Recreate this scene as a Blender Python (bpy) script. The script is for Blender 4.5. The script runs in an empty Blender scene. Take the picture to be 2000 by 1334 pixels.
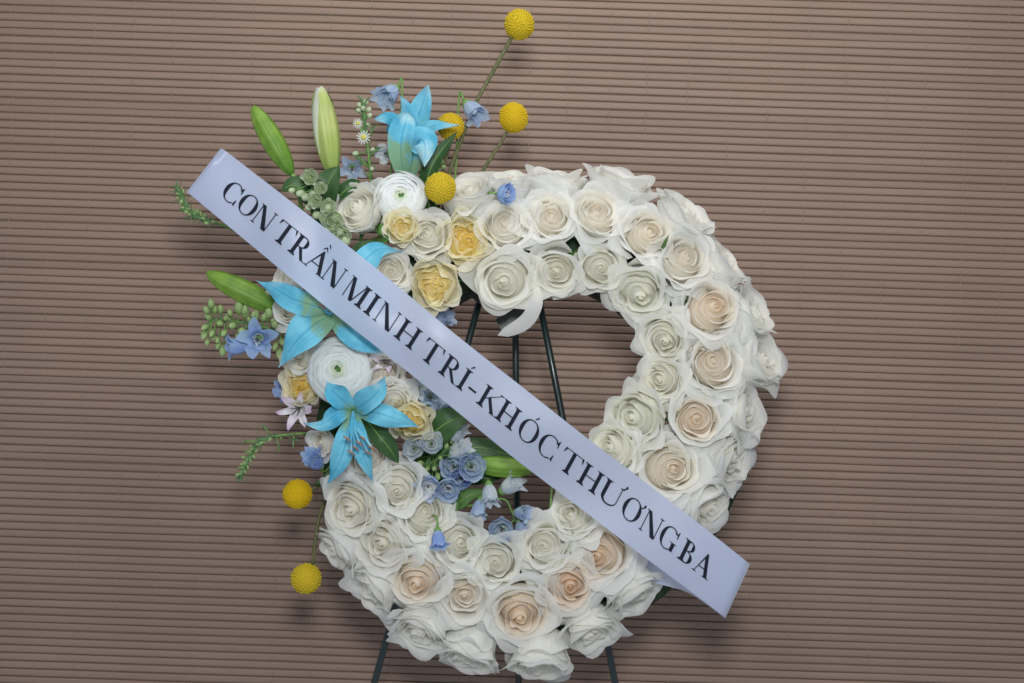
import bpy, bmesh, math, random
from mathutils import Vector, Matrix, Quaternion
from math import sin, cos, pi, radians, sqrt

# ------------------------------------------------------------------ camera
scene = bpy.context.scene
COL = scene.collection
D, SW, ROLL = 1.75, 0.72, radians(1.9)        # metres to wreath plane, frame width per metre, camera roll
CR, SR = cos(ROLL), sin(ROLL)
cam = bpy.data.cameras.new('camera')
cam.lens, cam.sensor_width, cam.clip_start, cam.clip_end = 50, 36, 0.05, 50
cam_o = bpy.data.objects.new('camera', cam); COL.objects.link(cam_o)
m = Matrix.Identity(4)
for i, a in enumerate(((CR, 0, SR), (-SR, 0, CR), (0, -1, 0), (0, -D, 0))):
    for j in range(3): m[j][i] = a[j]
cam_o.matrix_world = m
scene.camera = cam_o

# ------------------------------------------------------------------ light
world = bpy.data.worlds.new('World'); scene.world = world
world.use_nodes = True
bg = world.node_tree.nodes['Background']
bg.inputs[0].default_value = (0.83, 0.93, 1.07, 1); bg.inputs[1].default_value = 0.41
def lamp(name, loc, target, size, power, color, shape='DISK'):
    l = bpy.data.lights.new(name, 'AREA'); l.shape = shape; l.size = size; l.energy = power; l.color = color
    o = bpy.data.objects.new(name, l); COL.objects.link(o); o.location = loc
    o.rotation_euler = (Vector(target) - Vector(loc)).to_track_quat('-Z', 'Y').to_euler()
    return o
lamp('flash_lamp', (0.02, -1.72, 0.31), (0, 0.2, 0.33), 0.24, 19.5, (0.99, 1.0, 1.0))
lamp('ceiling_lamp', (0.05, -0.62, 1.12), (0, 0.2, 0.25), 0.9, 8.4, (1.0, 0.975, 0.93))
vs = scene.view_settings
vs.view_transform = 'Standard'; vs.look = 'None'; vs.exposure = -0.2; vs.gamma = 1
scene.render.engine = 'CYCLES'
scene.cycles.diffuse_bounces = 10

# ------------------------------------------------------------------ helpers
def P(px, py, y=0.0):
    d = D + y
    ix, iz = (px - 1000) / 2000 * SW * d, -(py - 667) / 2000 * SW * d
    return Vector((ix * CR - iz * SR, y, ix * SR + iz * CR))
def mpp(y=0.0): return SW * (D + y) / 2000
def dirv(tx, ty, f):
    return Vector((tx * CR + ty * SR, -f, tx * SR - ty * CR)).normalized()
RC = (1040, 830)
def ring_axis(px, py, ang=None):
    dx, dy = px - RC[0], py - RC[1]
    r = max(1e-3, sqrt(dx * dx + dy * dy))
    if ang is None: ang = max(-1.0, min(1.0, (r - 355) / 140)) * 52
    a = radians(ang)
    return dirv(dx / r * sin(a), dy / r * sin(a), cos(a)), ang
def frame(axis, spin=0.0):
    q = Vector((0, 0, 1)).rotation_difference(axis)
    return (q @ Quaternion((0, 0, 1), spin))

def mesh(name, verts, faces, uvs=None, smooth=True):
    me = bpy.data.meshes.new(name)
    me.from_pydata([tuple(v) for v in verts], [], faces)
    if uvs:
        ul = me.uv_layers.new(name='UVMap')
        for l in me.loops: ul.data[l.index].uv = uvs[l.vertex_index]
    if smooth: me.polygons.foreach_set('use_smooth', [True] * len(me.polygons))
    me.update()
    return me
def obj(name, me, mat=None, parent=None, color=None):
    o = bpy.data.objects.new(name, me); COL.objects.link(o)
    if mat is not None and me is not None and len(me.materials) == 0: me.materials.append(mat)
    if parent is not None: o.parent = parent
    if color: o.color = (color[0], color[1], color[2], 1)
    return o
def tag(o, label, cat, group=None, kind=None):
    if label: o['label'] = label
    if cat: o['category'] = cat
    if group: o['group'] = group
    if kind: o['kind'] = kind
    return o
def empty(name, loc, quat=None, scale=1.0):
    o = bpy.data.objects.new(name, None); COL.objects.link(o)
    o.empty_display_size = 0.01
    o.location = loc
    if quat is not None: o.rotation_mode = 'QUATERNION'; o.rotation_quaternion = quat
    o.scale = (scale,) * 3
    return o

class MB:                                          # mesh collector
    def __init__(s): s.v, s.f, s.uv = [], [], []
    def add(s, v, f, uv=None):
        o = len(s.v); s.v += list(v); s.f += [tuple(i + o for i in q) for q in f]
        s.uv += list(uv) if uv else [(0.5, 0.5)] * len(v)
        return s
    def tube(s, pts, rad, n=6, cap=True):
        pts = [Vector(p) for p in pts]; k = len(pts)
        rads = rad if isinstance(rad, (list, tuple)) else [rad] * k
        v, f, uv = [], [], []
        t0 = (pts[1] - pts[0]).normalized()
        a = t0.orthogonal().normalized()
        for i, p in enumerate(pts):
            t = (pts[min(i + 1, k - 1)] - pts[max(i - 1, 0)]).normalized()
            a = (a - t * a.dot(t)).normalized(); b = t.cross(a)
            for j in range(n):
                g = 2 * pi * j / n
                v.append(p + (a * cos(g) + b * sin(g)) * rads[i]); uv.append((j / n, i / (k - 1)))
        for i in range(k - 1):
            for j in range(n):
                f.append((i * n + j, i * n + (j + 1) % n, (i + 1) * n + (j + 1) % n, (i + 1) * n + j))
        if cap: f += [tuple(range(n - 1, -1, -1)), tuple((k - 1) * n + j for j in range(n))]
        return s.add(v, f, uv)
    def lathe(s, prof, n=14, lobes=0, lobe_amp=0.0, mtx=None):
        v, f, uv = [], [], []
        k = len(prof)
        for i, (r, z) in enumerate(prof):
            for j in range(n):
                g = 2 * pi * j / n
                rr = r * (1 + (lobe_amp * (abs(cos(lobes * g / 2)) - 0.6) if lobes else 0))
                p = Vector((rr * cos(g), rr * sin(g), z))
                v.append(mtx @ p if mtx else p); uv.append((j / n, i / (k - 1)))
        for i in range(k - 1):
            for j in range(n):
                f.append((i * n + j, i * n + (j + 1) % n, (i + 1) * n + (j + 1) % n, (i + 1) * n + j))
        f += [tuple(range(n - 1, -1, -1)), tuple((k - 1) * n + j for j in range(n))]
        return s.add(v, f, uv)
    def strip(s, path, width, hint, fold=0.25, nu=6, wav=0.0, seed=0, twist=0.0, round_=1.0):
        """leaf / tepal along a list of points; width(v) half width in metres"""
        path = [Vector(p) for p in path]; k = len(path)
        ph = seed * 1.7
        v, f, uv = [], [], []
        for i, p in enumerate(path):
            vv = i / (k - 1)
            t = (path[min(i + 1, k - 1)] - path[max(i - 1, 0)]).normalized()
            h = hint(vv) if callable(hint) else hint
            sd = t.cross(h).normalized(); nn = sd.cross(t)
            if twist:
                q = Quaternion(t, twist * vv); sd, nn = q @ sd, q @ nn
            w = width(vv)
            for j in range(nu + 1):
                u = -1 + 2 * j / nu
                off = fold * w * (abs(u) ** 1.4) + wav * sin(ph + 9 * vv + 2.2 * u) * u * u
                v.append(p + sd * (w * u * (1 - 0.12 * abs(fold) * u * u)) + nn * off); uv.append((u * 0.5 + 0.5, vv))
        for i in range(k - 1):
            for j in range(nu):
                a = i * (nu + 1) + j
                f.append((a, a + 1, a + nu + 2, a + nu + 1))
        return s.add(v, f, uv)
    def build(s, name, smooth=True): return mesh(name, s.v, s.f, s.uv, smooth)

def bez(pts, n):
    """smooth curve through points (Catmull-Rom)"""
    pts = [Vector(p) for p in pts]
    ext = [pts[0] * 2 - pts[1]] + pts + [pts[-1] * 2 - pts[-2]]
    out = []; seg = len(pts) - 1
    for i in range(n + 1):
        x = i / n * seg; k = min(int(x), seg - 1); t = x - k
        a, b, c, d = ext[k:k + 4]
        out.append(0.5 * ((2 * b) + (c - a) * t + (2 * a - 5 * b + 4 * c - d) * t * t + (3 * b - a - 3 * c + d) * t ** 3))
    return out

# ------------------------------------------------------------------ materials
def nmat(name, build):
    mt = bpy.data.materials.new(name); mt.use_nodes = True
    nt = mt.node_tree; nt.nodes.clear()
    out = nt.nodes.new('ShaderNodeOutputMaterial')
    def N(t, **kw):
        n = nt.nodes.new(t)
        for k, v in kw.items():
            if hasattr(n, k): setattr(n, k, v)
        return n
    build(nt, N, out, nt.links.new)
    return mt
def setin(n, **kw):
    for k, v in kw.items():
        n.inputs[k.replace('_', ' ')].default_value = v
def ramp(N, stops, interp='LINEAR'):
    r = N('ShaderNodeValToRGB'); e = r.color_ramp.elements
    r.color_ramp.interpolation = interp
    while len(e) < len(stops): e.new(0.5)
    for x, (p, c) in zip(e, stops): x.position = p; x.color = (c[0], c[1], c[2], 1)
    return r
def mix(N, L, fac, a, b, mode='MIX'):
    n = N('ShaderNodeMix', data_type='RGBA', blend_type=mode)
    for sock, val in ((0, fac), (6, a), (7, b)):
        if hasattr(val, 'links') or hasattr(val, 'is_linked'): L(val, n.inputs[sock])
        elif sock == 0: n.inputs[0].default_value = val
        else: n.inputs[sock].default_value = (val[0], val[1], val[2], 1)
    return n.outputs[2]
def noise(N, L, co, scale, detail=3, rough=0.55):
    n = N('ShaderNodeTexNoise'); n.inputs['Scale'].default_value = scale
    n.inputs['Detail'].default_value = detail; n.inputs['Roughness'].default_value = rough
    if co is not None: L(co, n.inputs['Vector'])
    return n
def mapping(N, L, co, scale):
    n = N('ShaderNodeMapping'); n.inputs['Scale'].default_value = scale; L(co, n.inputs['Vector']); return n.outputs[0]
def mrange(N, L, x, a, b, c=0.0, d=1.0):
    n = N('ShaderNodeMapRange'); L(x, n.inputs[0])
    for i, q in enumerate((a, b, c, d)): n.inputs[i + 1].default_value = q
    return n.outputs[0]
def finish(N, L, out, col, rough=0.5, spec=0.3, transl=0.0, bump=None, bstr=0.3, bdist=0.001, tcol=None, sheen=0.0, coat=0.0):
    p = N('ShaderNodeBsdfPrincipled')
    if hasattr(col, 'links') or hasattr(col, 'is_linked'): L(col, p.inputs['Base Color'])
    else: p.inputs['Base Color'].default_value = (*col, 1)
    p.inputs['Roughness'].default_value = rough; p.inputs['Specular IOR Level'].default_value = spec
    p.inputs['Sheen Weight'].default_value = sheen; p.inputs['Coat Weight'].default_value = coat
    if bump is not None:
        b = N('ShaderNodeBump'); b.inputs['Strength'].default_value = bstr; b.inputs['Distance'].default_value = bdist
        L(bump, b.inputs['Height']); L(b.outputs[0], p.inputs['Normal'])
    if transl > 0:
        t = N('ShaderNodeBsdfTranslucent')
        c = tcol if tcol is not None else col
        if hasattr(c, 'links') or hasattr(c, 'is_linked'): L(c, t.inputs[0])
        else: t.inputs[0].default_value = (*c, 1)
        ms = N('ShaderNodeMixShader'); ms.inputs[0].default_value = transl
        L(p.outputs[0], ms.inputs[1]); L(t.outputs[0], ms.inputs[2]); L(ms.outputs[0], out.inputs[0])
    else: L(p.outputs[0], out.inputs[0])

def petal_material(name, base_tint, edge=None, transl=0.28, vein=0.10, bstr=0.35, spots=0.0):
    """petal whose pigment is the object's colour; base of the petal tinted, faint veins along its length"""
    def b(nt, N, out, L):
        uv = N('ShaderNodeUVMap').outputs[0]; oi = N('ShaderNodeObjectInfo')
        sep = N('ShaderNodeSeparateXYZ'); L(uv, sep.inputs[0])
        tc = N('ShaderNodeTexCoord').outputs['Object']
        v = sep.outputs[1]
        c = mix(N, L, mrange(N, L, v, 0.42, 0.0, 0, 0.8), oi.outputs['Color'], base_tint)
        ve = noise(N, L, mapping(N, L, uv, (26, 1.6, 1)), 1.0, 4, 0.6)
        c = mix(N, L, mrange(N, L, ve.outputs[0], 0.35, 0.75, 0, vein), c, (0.62, 0.60, 0.46), 'MULTIPLY')
        bl = noise(N, L, tc, 3.1, 4)
        c = mix(N, L, mrange(N, L, bl.outputs[0], 0.45, 0.75, 0, 0.16), c, (0.90, 0.89, 0.80), 'MULTIPLY')
        if edge is not None:
            en = noise(N, L, uv, 6, 3)
            ad = N('ShaderNodeMath', operation='MULTIPLY'); L(mrange(N, L, v, 0.80, 1.0), ad.inputs[0]); L(mrange(N, L, en.outputs[0], 0.42, 0.7), ad.inputs[1])
            c = mix(N, L, ad.outputs[0], c, edge)
        if spots:
            sp = noise(N, L, tc, 38, 2)
            c = mix(N, L, mrange(N, L, sp.outputs[0], 0.70, 0.78, 0, spots), c, (0.50, 0.36, 0.20), 'MULTIPLY')
        fine = noise(N, L, mapping(N, L, uv, (60, 5, 1)), 1.0, 5, 0.65)
        finish(N, L, out, c, 0.55, 0.25, transl, fine.outputs[0], bstr, 0.0012, sheen=0.08)
    return nmat(name, b)
M = {}
M['rose'] = petal_material('rose_petal', (0.97, 0.945, 0.82), (0.93, 0.93, 0.90), 0.58, 0.05, 0.25, 0.15)
M['yellow'] = petal_material('yellow_petal', (0.97, 0.88, 0.45), (0.95, 0.93, 0.82), 0.55, 0.05, 0.35, 0.15)
M['ranun'] = petal_material('ranunculus_petal', (0.76, 0.82, 0.62), None, 0.40, 0.06, 0.2)
M['delph'] = petal_material('delphinium_petal', (0.84, 0.88, 0.90), (0.46, 0.56, 0.90), 0.48, 0.12, 0.4)
M['stock'] = petal_material('stock_petal', (0.45, 0.55, 0.30), (0.60, 0.66, 0.46), 0.25, 0.3, 0.5)

def m_lily(nt, N, out, L):
    uv = N('ShaderNodeUVMap').outputs[0]; oi = N('ShaderNodeObjectInfo')
    sep = N('ShaderNodeSeparateXYZ'); L(uv, sep.inputs[0]); v = sep.outputs[1]
    tc = N('ShaderNodeTexCoord').outputs['Object']
    n1 = noise(N, L, tc, 34, 4); n2 = noise(N, L, tc, 26, 4)
    blue = mix(N, L, mrange(N, L, n1.outputs[0], 0.30, 0.70), (0.065, 0.38, 0.56), (0.23, 0.62, 0.77))
    ad = N('ShaderNodeMath', operation='ADD'); L(v, ad.inputs[0]); L(mrange(N, L, n2.outputs[0], 0.3, 0.7, -0.28, 0.28), ad.inputs[1])
    c = mix(N, L, mrange(N, L, ad.outputs[0], 0.82, 1.10, 0, 0.8), blue, (0.52, 0.74, 0.76))
    # bare green throat where the spray paint did not reach
    gr = N('ShaderNodeMath', operation='SUBTRACT'); L(oi.outputs['Alpha'], gr.inputs[0]); L(ad.outputs[0], gr.inputs[1])
    c = mix(N, L, mrange(N, L, gr.outputs[0], -0.05, 0.12, 0, 0.9), c, (0.26, 0.42, 0.22))
    vn = noise(N, L, mapping(N, L, uv, (34, 0.8, 1)), 1.0, 3)
    c = mix(N, L, mrange(N, L, vn.outputs[0], 0.4, 0.7, 0, 0.50), c, (0.42, 0.66, 0.80), 'MULTIPLY')
    mid = N('ShaderNodeMath', operation='SUBTRACT'); L(sep.outputs[0], mid.inputs[0]); mid.inputs[1].default_value = 0.5
    mab = N('ShaderNodeMath', operation='ABSOLUTE'); L(mid.outputs[0], mab.inputs[0])
    c = mix(N, L, mrange(N, L, mab.outputs[0], 0.05, 0.012, 0, 0.55), c, (0.40, 0.66, 0.78), 'MULTIPLY')
    sp = noise(N, L, tc, 210, 2)
    c = mix(N, L, mrange(N, L, sp.outputs[0], 0.68, 0.74, 0, 0.6), c, (0.24, 0.42, 0.30))
    finish(N, L, out, c, 0.62, 0.2, 0.12, vn.outputs[0], 0.5, 0.0015)
M['lily'] = nmat('painted_lily', m_lily)

def green(name, c1, c2, base=None, rough=0.45, transl=0.12, stripes=0.0, sc=40, spec=0.35, tip=None):
    def b(nt, N, out, L):
        uv = N('ShaderNodeUVMap').outputs[0]; sep = N('ShaderNodeSeparateXYZ'); L(uv, sep.inputs[0])
        tc = N('ShaderNodeTexCoord').outputs['Object']
        n1 = noise(N, L, tc, sc, 4)
        c = mix(N, L, mrange(N, L, n1.outputs[0], 0.3, 0.7), c1, c2)
        st = noise(N, L, mapping(N, L, uv, (24, 0.7, 1)), 1.0, 3)
        if stripes: c = mix(N, L, mrange(N, L, st.outputs[0], 0.42, 0.68, 0, stripes), c, (0.45, 0.55, 0.40), 'MULTIPLY')
        if base: c = mix(N, L, mrange(N, L, sep.outputs[1], 0.5, 0.0), c, base)
        if tip: c = mix(N, L, mrange(N, L, sep.outputs[1], 0.78, 1.0), c, tip)
        finish(N, L, out, c, rough, spec, transl, st.outputs[0], 0.4, 0.0012)
    return nmat(name, b)
M['leaf'] = green('dark_leaf', (0.030, 0.085, 0.026), (0.055, 0.125, 0.040), None, 0.38, 0.12, 0.4)
M['leaf2'] = green('fresh_leaf', (0.07, 0.18, 0.035), (0.11, 0.24, 0.06), None, 0.42, 0.2, 0.4)
M['stem'] = green('green_stem', (0.12, 0.25, 0.06), (0.20, 0.36, 0.10), None, 0.5, 0.0)
M['drystem'] = green('olive_stem', (0.085, 0.10, 0.035), (0.14, 0.14, 0.06), None, 0.6, 0.0)
M['bud'] = green('green_bud', (0.12, 0.26, 0.03), (0.26, 0.42, 0.06), (0.10, 0.24, 0.03), 0.45, 0.1, 0.7, 60)
M['palebud'] = green('pale_bud', (0.42, 0.50, 0.13), (0.55, 0.60, 0.24), (0.26, 0.40, 0.08), 0.42, 0.12, 0.30, 30, tip=(0.72, 0.74, 0.62))
M['smallbud'] = green('small_green_bud', (0.26, 0.40, 0.14), (0.42, 0.52, 0.24), (0.20, 0.34, 0.09), 0.5, 0.1, 0.2, 120)
M['whitebud'] = green('white_green_bud', (0.42, 0.54, 0.30), (0.62, 0.68, 0.48), (0.36, 0.50, 0.20), 0.5, 0.15, 0.3, 120)
M['sprig'] = green('feathery_green', (0.11, 0.26, 0.10), (0.19, 0.36, 0.15), None, 0.55, 0.15, 0.2, 90)
def flat(name, c1, c2, sc, rough, spec=0.3, bstr=0.3, coat=0.0, bd=0.001):
    def b(nt, N, out, L):
        tc = N('ShaderNodeTexCoord').outputs['Object']
        n1 = noise(N, L, tc, sc, 4)
        finish(N, L, out, mix(N, L, mrange(N, L, n1.outputs[0], 0.3, 0.7), c1, c2), rough, spec, 0, n1.outputs[0], bstr, bd, coat=coat)
    return nmat(name, b)
M['foam'] = flat('wet_foam', (0.018, 0.038, 0.020), (0.035, 0.06, 0.03), 260, 0.9, 0.2, 0.6)
M['tray'] = flat('black_plastic', (0.010, 0.015, 0.014), (0.016, 0.022, 0.02), 60, 0.38, 0.5, 0.1)
M['easel'] = flat('green_black_paint', (0.010, 0.022, 0.024), (0.016, 0.030, 0.032), 90, 0.3, 0.5, 0.1, 0.2)
M['ink'] = flat('navy_ink', (0.010, 0.013, 0.024), (0.014, 0.018, 0.030), 300, 0.7, 0.1, 0.1)
M['anther'] = flat('brown_anther', (0.22, 0.13, 0.09), (0.32, 0.2, 0.14), 300, 0.8, 0.2, 0.5)
M['darkeye'] = flat('dark_bee', (0.03, 0.03, 0.04), (0.12, 0.12, 0.14), 300, 0.7)
M['disc'] = flat('daisy_disc', (0.50, 0.42, 0.06), (0.62, 0.55, 0.12), 900, 0.8)
def m_ball(nt, N, out, L):
    oi = N('ShaderNodeObjectInfo'); tc = N('ShaderNodeTexCoord').outputs['Object']
    n1 = noise(N, L, tc, 380, 3)
    c = mix(N, L, mrange(N, L, n1.outputs[0], 0.3, 0.7, 0, 0.55), oi.outputs['Color'], (0.50, 0.36, 0.02))
    finish(N, L, out, c, 0.75, 0.2, 0.08, n1.outputs[0], 0.5, 0.0006)
M['ball'] = nmat('yellow_florets', m_ball)
def m_slat(nt, N, out, L):
    oi = N('ShaderNodeObjectInfo'); tc = N('ShaderNodeTexCoord').outputs['Object']
    n1 = noise(N, L, mapping(N, L, tc, (5, 30, 160)), 1.0, 5, 0.6)
    n2 = noise(N, L, mapping(N, L, tc, (60, 60, 500)), 1.0, 3)
    r = mrange(N, L, oi.outputs['Random'], 0, 1, -0.0, 1.0)
    c = mix(N, L, r, (0.275, 0.187, 0.143), (0.302, 0.207, 0.159))
    c = mix(N, L, mrange(N, L, n1.outputs[0], 0.3, 0.75, 0, 0.35), c, (0.84, 0.83, 0.82), 'MULTIPLY')
    c = mix(N, L, mrange(N, L, n2.outputs[0], 0.55, 0.8, 0, 0.25), c, (0.7, 0.65, 0.6), 'MULTIPLY')
    gp = N('ShaderNodeNewGeometry').outputs['Position']
    n3 = noise(N, L, gp, 2.2, 5, 0.6); n4 = noise(N, L, mapping(N, L, gp, (9, 9, 1.4)), 1.0, 4)
    c = mix(N, L, mrange(N, L, n3.outputs[0], 0.38, 0.68, 0, 0.7), c, (0.86, 0.85, 0.86), 'MULTIPLY')
    c = mix(N, L, mrange(N, L, n4.outputs[0], 0.45, 0.7, 0, 0.5), c, (0.90, 0.89, 0.88), 'MULTIPLY')
    finish(N, L, out, c, 0.52, 0.3, 0, n1.outputs[0], 0.25, 0.0008)
M['slat'] = nmat('brown_slat', m_slat)
M['cord'] = flat('beige_cord', (0.32, 0.235, 0.185), (0.37, 0.275, 0.215), 200, 0.85)
M['wall'] = flat('brown_wall', (0.22, 0.152, 0.116), (0.245, 0.168, 0.128), 8, 0.85)
def m_ribbon(nt, N, out, L):
    uv = N('ShaderNodeUVMap').outputs[0]; tc = N('ShaderNodeTexCoord').outputs['Object']
    wv = noise(N, L, mapping(N, L, uv, (900, 70, 1)), 1.0, 2)
    cl = noise(N, L, tc, 14, 3)
    c = mix(N, L, mrange(N, L, cl.outputs[0], 0.3, 0.7), (0.50, 0.58, 0.83), (0.55, 0.62, 0.84))
    finish(N, L, out, c, 0.33, 0.45, 0.48, wv.outputs[0], 0.22, 0.0006, tcol=(0.90, 0.91, 0.94), sheen=0.15)
M['ribbon'] = nmat('satin_ribbon', m_ribbon)

# ------------------------------------------------------------------ setting: wall and slat blind
YW = 0.235
wb = MB(); wb.add([(-1.5, YW + 0.0026, -0.9), (1.5, YW + 0.0026, -0.9), (1.5, YW + 0.0026, 0.9), (-1.5, YW + 0.0026, 0.9),
                   (-1.5, YW + 0.06, -0.9), (1.5, YW + 0.06, -0.9), (1.5, YW + 0.06, 0.9), (-1.5, YW + 0.06, 0.9)],
                  [(0, 1, 2, 3), (5, 4, 7, 6), (4, 0, 3, 7), (1, 5, 6, 2), (3, 2, 6, 7), (4, 5, 1, 0)])
tag(obj('wall', wb.build('wall', False), M['wall']), None, None, kind='structure')
rng = random.Random(5)
PITCH = 15.05 * mpp(YW)
blind = empty('slat_blind', (0, YW, -0.72))
tag(blind, 'brown blind of thin horizontal slats stitched with beige cords, behind the wreath', 'blind')
HS = PITCH * 0.438
prof = [(0.0022, -HS), (0.0008, -HS), (-0.0003, -HS * 0.88), (-0.0006, -HS * 0.4), (-0.0006, HS * 0.4), (-0.0002, HS * 0.9), (0.0008, HS), (0.0022, HS)]
slat_meshes = []
for q in range(4):
    v, f = [], []; nx = 28
    for i in range(nx + 1):
        x = -1.18 + 2.36 * i / nx
        dz, dy = rng.uniform(-1, 1) * 0.00032, rng.uniform(-1, 1) * 0.0003
        for (y, z) in prof: v.append((x, y + dy, z + dz))
    k = len(prof)
    for i in range(nx):
        for j in range(k - 1):
            f.append((i * k + j, (i + 1) * k + j, (i + 1) * k + j + 1, i * k + j + 1))
    me = mesh('slat', v, f); slat_meshes.append(me)
NR = 130
for r in range(NR):
    o = obj('slat', slat_meshes[rng.randrange(4)], M['slat'], blind)
    o.location = (rng.uniform(-0.06, 0.06), rng.uniform(-0.0004, 0.0004), 0.72 + (r - NR / 2) * PITCH + rng.uniform(-1, 1) * 0.00025)
    o.rotation_euler = (rng.uniform(-0.05, 0.05), rng.uniform(-1, 1) * 0.0006, 0)
cord_meshes = []
for q in range(5):
    cb = MB(); pts = []
    for r in range(NR + 1):
        zc = 0.72 + (r - NR / 2) * PITCH
        front = rng.random() < 0.45
        xo = rng.uniform(-0.0006, 0.0006)
        pts.append((xo, 0.0010, zc - PITCH / 2))
        y = -0.0012 if front else 0.0012
        for zz in (-0.36, 0.0, 0.36): pts.append((xo, y, zc + zz * PITCH))
    cb.tube(pts, 0.0005, 4); cord_meshes.append(cb.build('cord'))
for i in range(-16, 17):
    o = obj('cord', cord_meshes[i % 5], M['cord'], blind); o.location = (i * 77.5 * mpp(YW) + 0.012 + rng.uniform(-.002, .002), 0, 0)

# ------------------------------------------------------------------ easel
eas = empty('easel_stand', P(1005, 480, 0.06))
tag(eas, 'dark green metal tripod easel carrying the flower wreath', 'easel')
inv = eas.location.copy()
def epart(name, mb, mat, par=eas, org=inv):
    for i in range(len(mb.v)): mb.v[i] = Vector(mb.v[i]) - org
    return obj(name, mb.build(name), mat, par)
def leg(a, b, r=0.0044):
    mb = MB(); a, b = Vector(a), Vector(b)
    mb.tube([a, a.lerp(b, .33), a.lerp(b, .66), b], r, 12); return mb
apex = P(992, 430, 0.052)
for nm, t, b_ in (('leg', P(980, 430, 0.050), P(700, 1448, 0.040)), ('leg', P(1022, 430, 0.050), P(1224, 1448, 0.040)), ('leg', P(1005, 440, 0.062), P(1014, 1448, 0.175))):
    epart('leg', leg(t, b_), M['easel'])
mb = MB(); mb.tube([P(978, 440, 0.056), P(1024, 440, 0.056)], 0.006, 10); epart('top_bar', mb, M['easel'])
for sx in (823, 1135):                                    # hooks that carry the ring
    mb = MB(); mb.tube(bez([P(sx, 985, 0.048), P(sx, 990, 0.02), P(sx, 1000, -0.005), P(sx, 985, -0.012)], 8), 0.003, 6); epart('hook', mb, M['easel'])

# ------------------------------------------------------------------ wreath base
base = empty('wreath_base', P(*RC, 0.0)); borg = base.location.copy()
tag(base, 'dark green foam ring in a black plastic tray under the flowers', 'wreath base')
def torus(R, rr, ry, y0, n=64, k=14, bump=0.0):
    mb = MB(); v, f = [], []; rg = random.Random(3)
    c = P(*RC, 0)
    for i in range(n):
        a = 2 * pi * i / n
        for j in range(k):
            b = 2 * pi * j / k
            q = 1 + rg.uniform(-bump, bump)
            rad = R + rr * cos(b) * q
            v.append(c + Vector((rad * cos(a), y0 + ry * sin(b) * q, rad * sin(a))))
    for i in range(n):
        for j in range(k):
            f.append((i * k + j, i * k + (j + 1) % k, ((i + 1) % n) * k + (j + 1) % k, ((i + 1) % n) * k + j))
    return mb.add(v, f)
PX = mpp(0)
epart('foam', torus(352 * PX, 66 * PX, 0.030, -0.004, bump=0.05), M['foam'], base, borg)
epart('tray', torus(350 * PX, 74 * PX, 0.018, 0.022), M['tray'], base, borg)
def plate(pts, y0, th):
    n = len(pts); v = [P(x, y, y0) for x, y in pts] + [P(x, y, y0 + th) for x, y in pts]
    f = [tuple(range(n)), tuple(range(2 * n - 1, n - 1, -1))] + [(i, i + n, (i + 1) % n + n, (i + 1) % n) for i in range(n)]
    mb = MB(); mb.add(v, f); return mb
for q, pts in enumerate(([(892, 545), (900, 566), (985, 630), (996, 612), (960, 560)], [(1075, 575), (1060, 592), (1030, 640), (1000, 660), (985, 655), (968, 625), (990, 600), (1040, 570)])):
    o = epart('hanger_plate', plate(pts, 0.012 - 0.004 * q, 0.006), M['tray'], base, borg)
    for p in o.data.polygons: p.use_smooth = False

# ------------------------------------------------------------------ petals and roses
def petal(theta, rm, zt, rim, p0, p1, A, r0=0.05, corner=0.22, point=0.0, spiral=0.0, wav=0.02, side=0.0, seed=0, nu=8, nv=10, vb=0.62, belly=0.8, notch=0.0, lean=0.0, curl=1.6, roll=0.0, fan=0.55):
    rg = random.Random(seed); ph, ph2, fr = rg.uniform(0, 6.3), rg.uniform(0, 6.3), rg.uniform(1.6, 3.2)
    p0, p1 = radians(p0), radians(p1); A = radians(A)
    asym = rg.uniform(-0.25, 0.25); K = 24
    cols = []
    for i in range(nu + 1):
        u = -1 + 2 * i / nu; au = abs(u); k = (p1 - p0) * (1 + asym * u) + side * u * u
        tab = [(rm, zt)]
        for q in range(K):
            b = (q + .5) / K; g = p0 + k * b ** curl
            tab.append((tab[-1][0] + rim / K * sin(g), tab[-1][1] + rim / K * cos(g)))
        cols.append((u, au, tab, 1 + 0.022 * sin(8.5 * u + ph2) + 0.02 * sin(4.1 * u + ph) - corner * au ** 3.2 - point * au ** 1.2 - notch * max(0, 1 - au / 0.3)))
    v, f, uv = [], [], []
    for j in range(nv + 1):
        x = (j / nv) ** 0.85
        for i in range(nu + 1):
            u, au, tab, top = cols[i]
            vv = x * top
            if vv < vb:
                a = vv / vb
                r = r0 + (rm - r0) * sin(a * pi / 2) ** belly
                z = zt * (0.35 * (1 - cos(a * pi / 2)) + 0.65 * a)
            else:
                b = (vv - vb) / (1 - vb) * K; q = min(K - 1, int(b)); t = b - q
                r = tab[q][0] + (tab[q + 1][0] - tab[q][0]) * t; z = tab[q][1] + (tab[q + 1][1] - tab[q][1]) * t
            ww = A * (0.5 + 0.5 * sin(min(1, vv / 0.62) * pi / 2)) * (rm / max(r, rm)) ** fan
            al = theta + ww * u
            r2 = r * (1 + spiral * u)
            e = vv * vv
            ed = max(0, au - 0.72) / 0.28
            r2 += roll * ed * ed * e
            z -= roll * 0.5 * ed * ed * e
            r2 += wav * e * (sin(fr * u * 2 + ph) + 0.4 * sin(5.3 * u + ph2))
            zz = z + wav * e * cos(fr * u * 1.7 + ph2) + lean * u * vv
            v.append((r2 * cos(al), r2 * sin(al), zz)); uv.append((i / nu, vv))
    for j in range(nv):
        for i in range(nu):
            a = j * (nu + 1) + i
            f.append((a, a + 1, a + nu + 2, a + nu + 1))
    return mesh('petal', v, f, uv)

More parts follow.
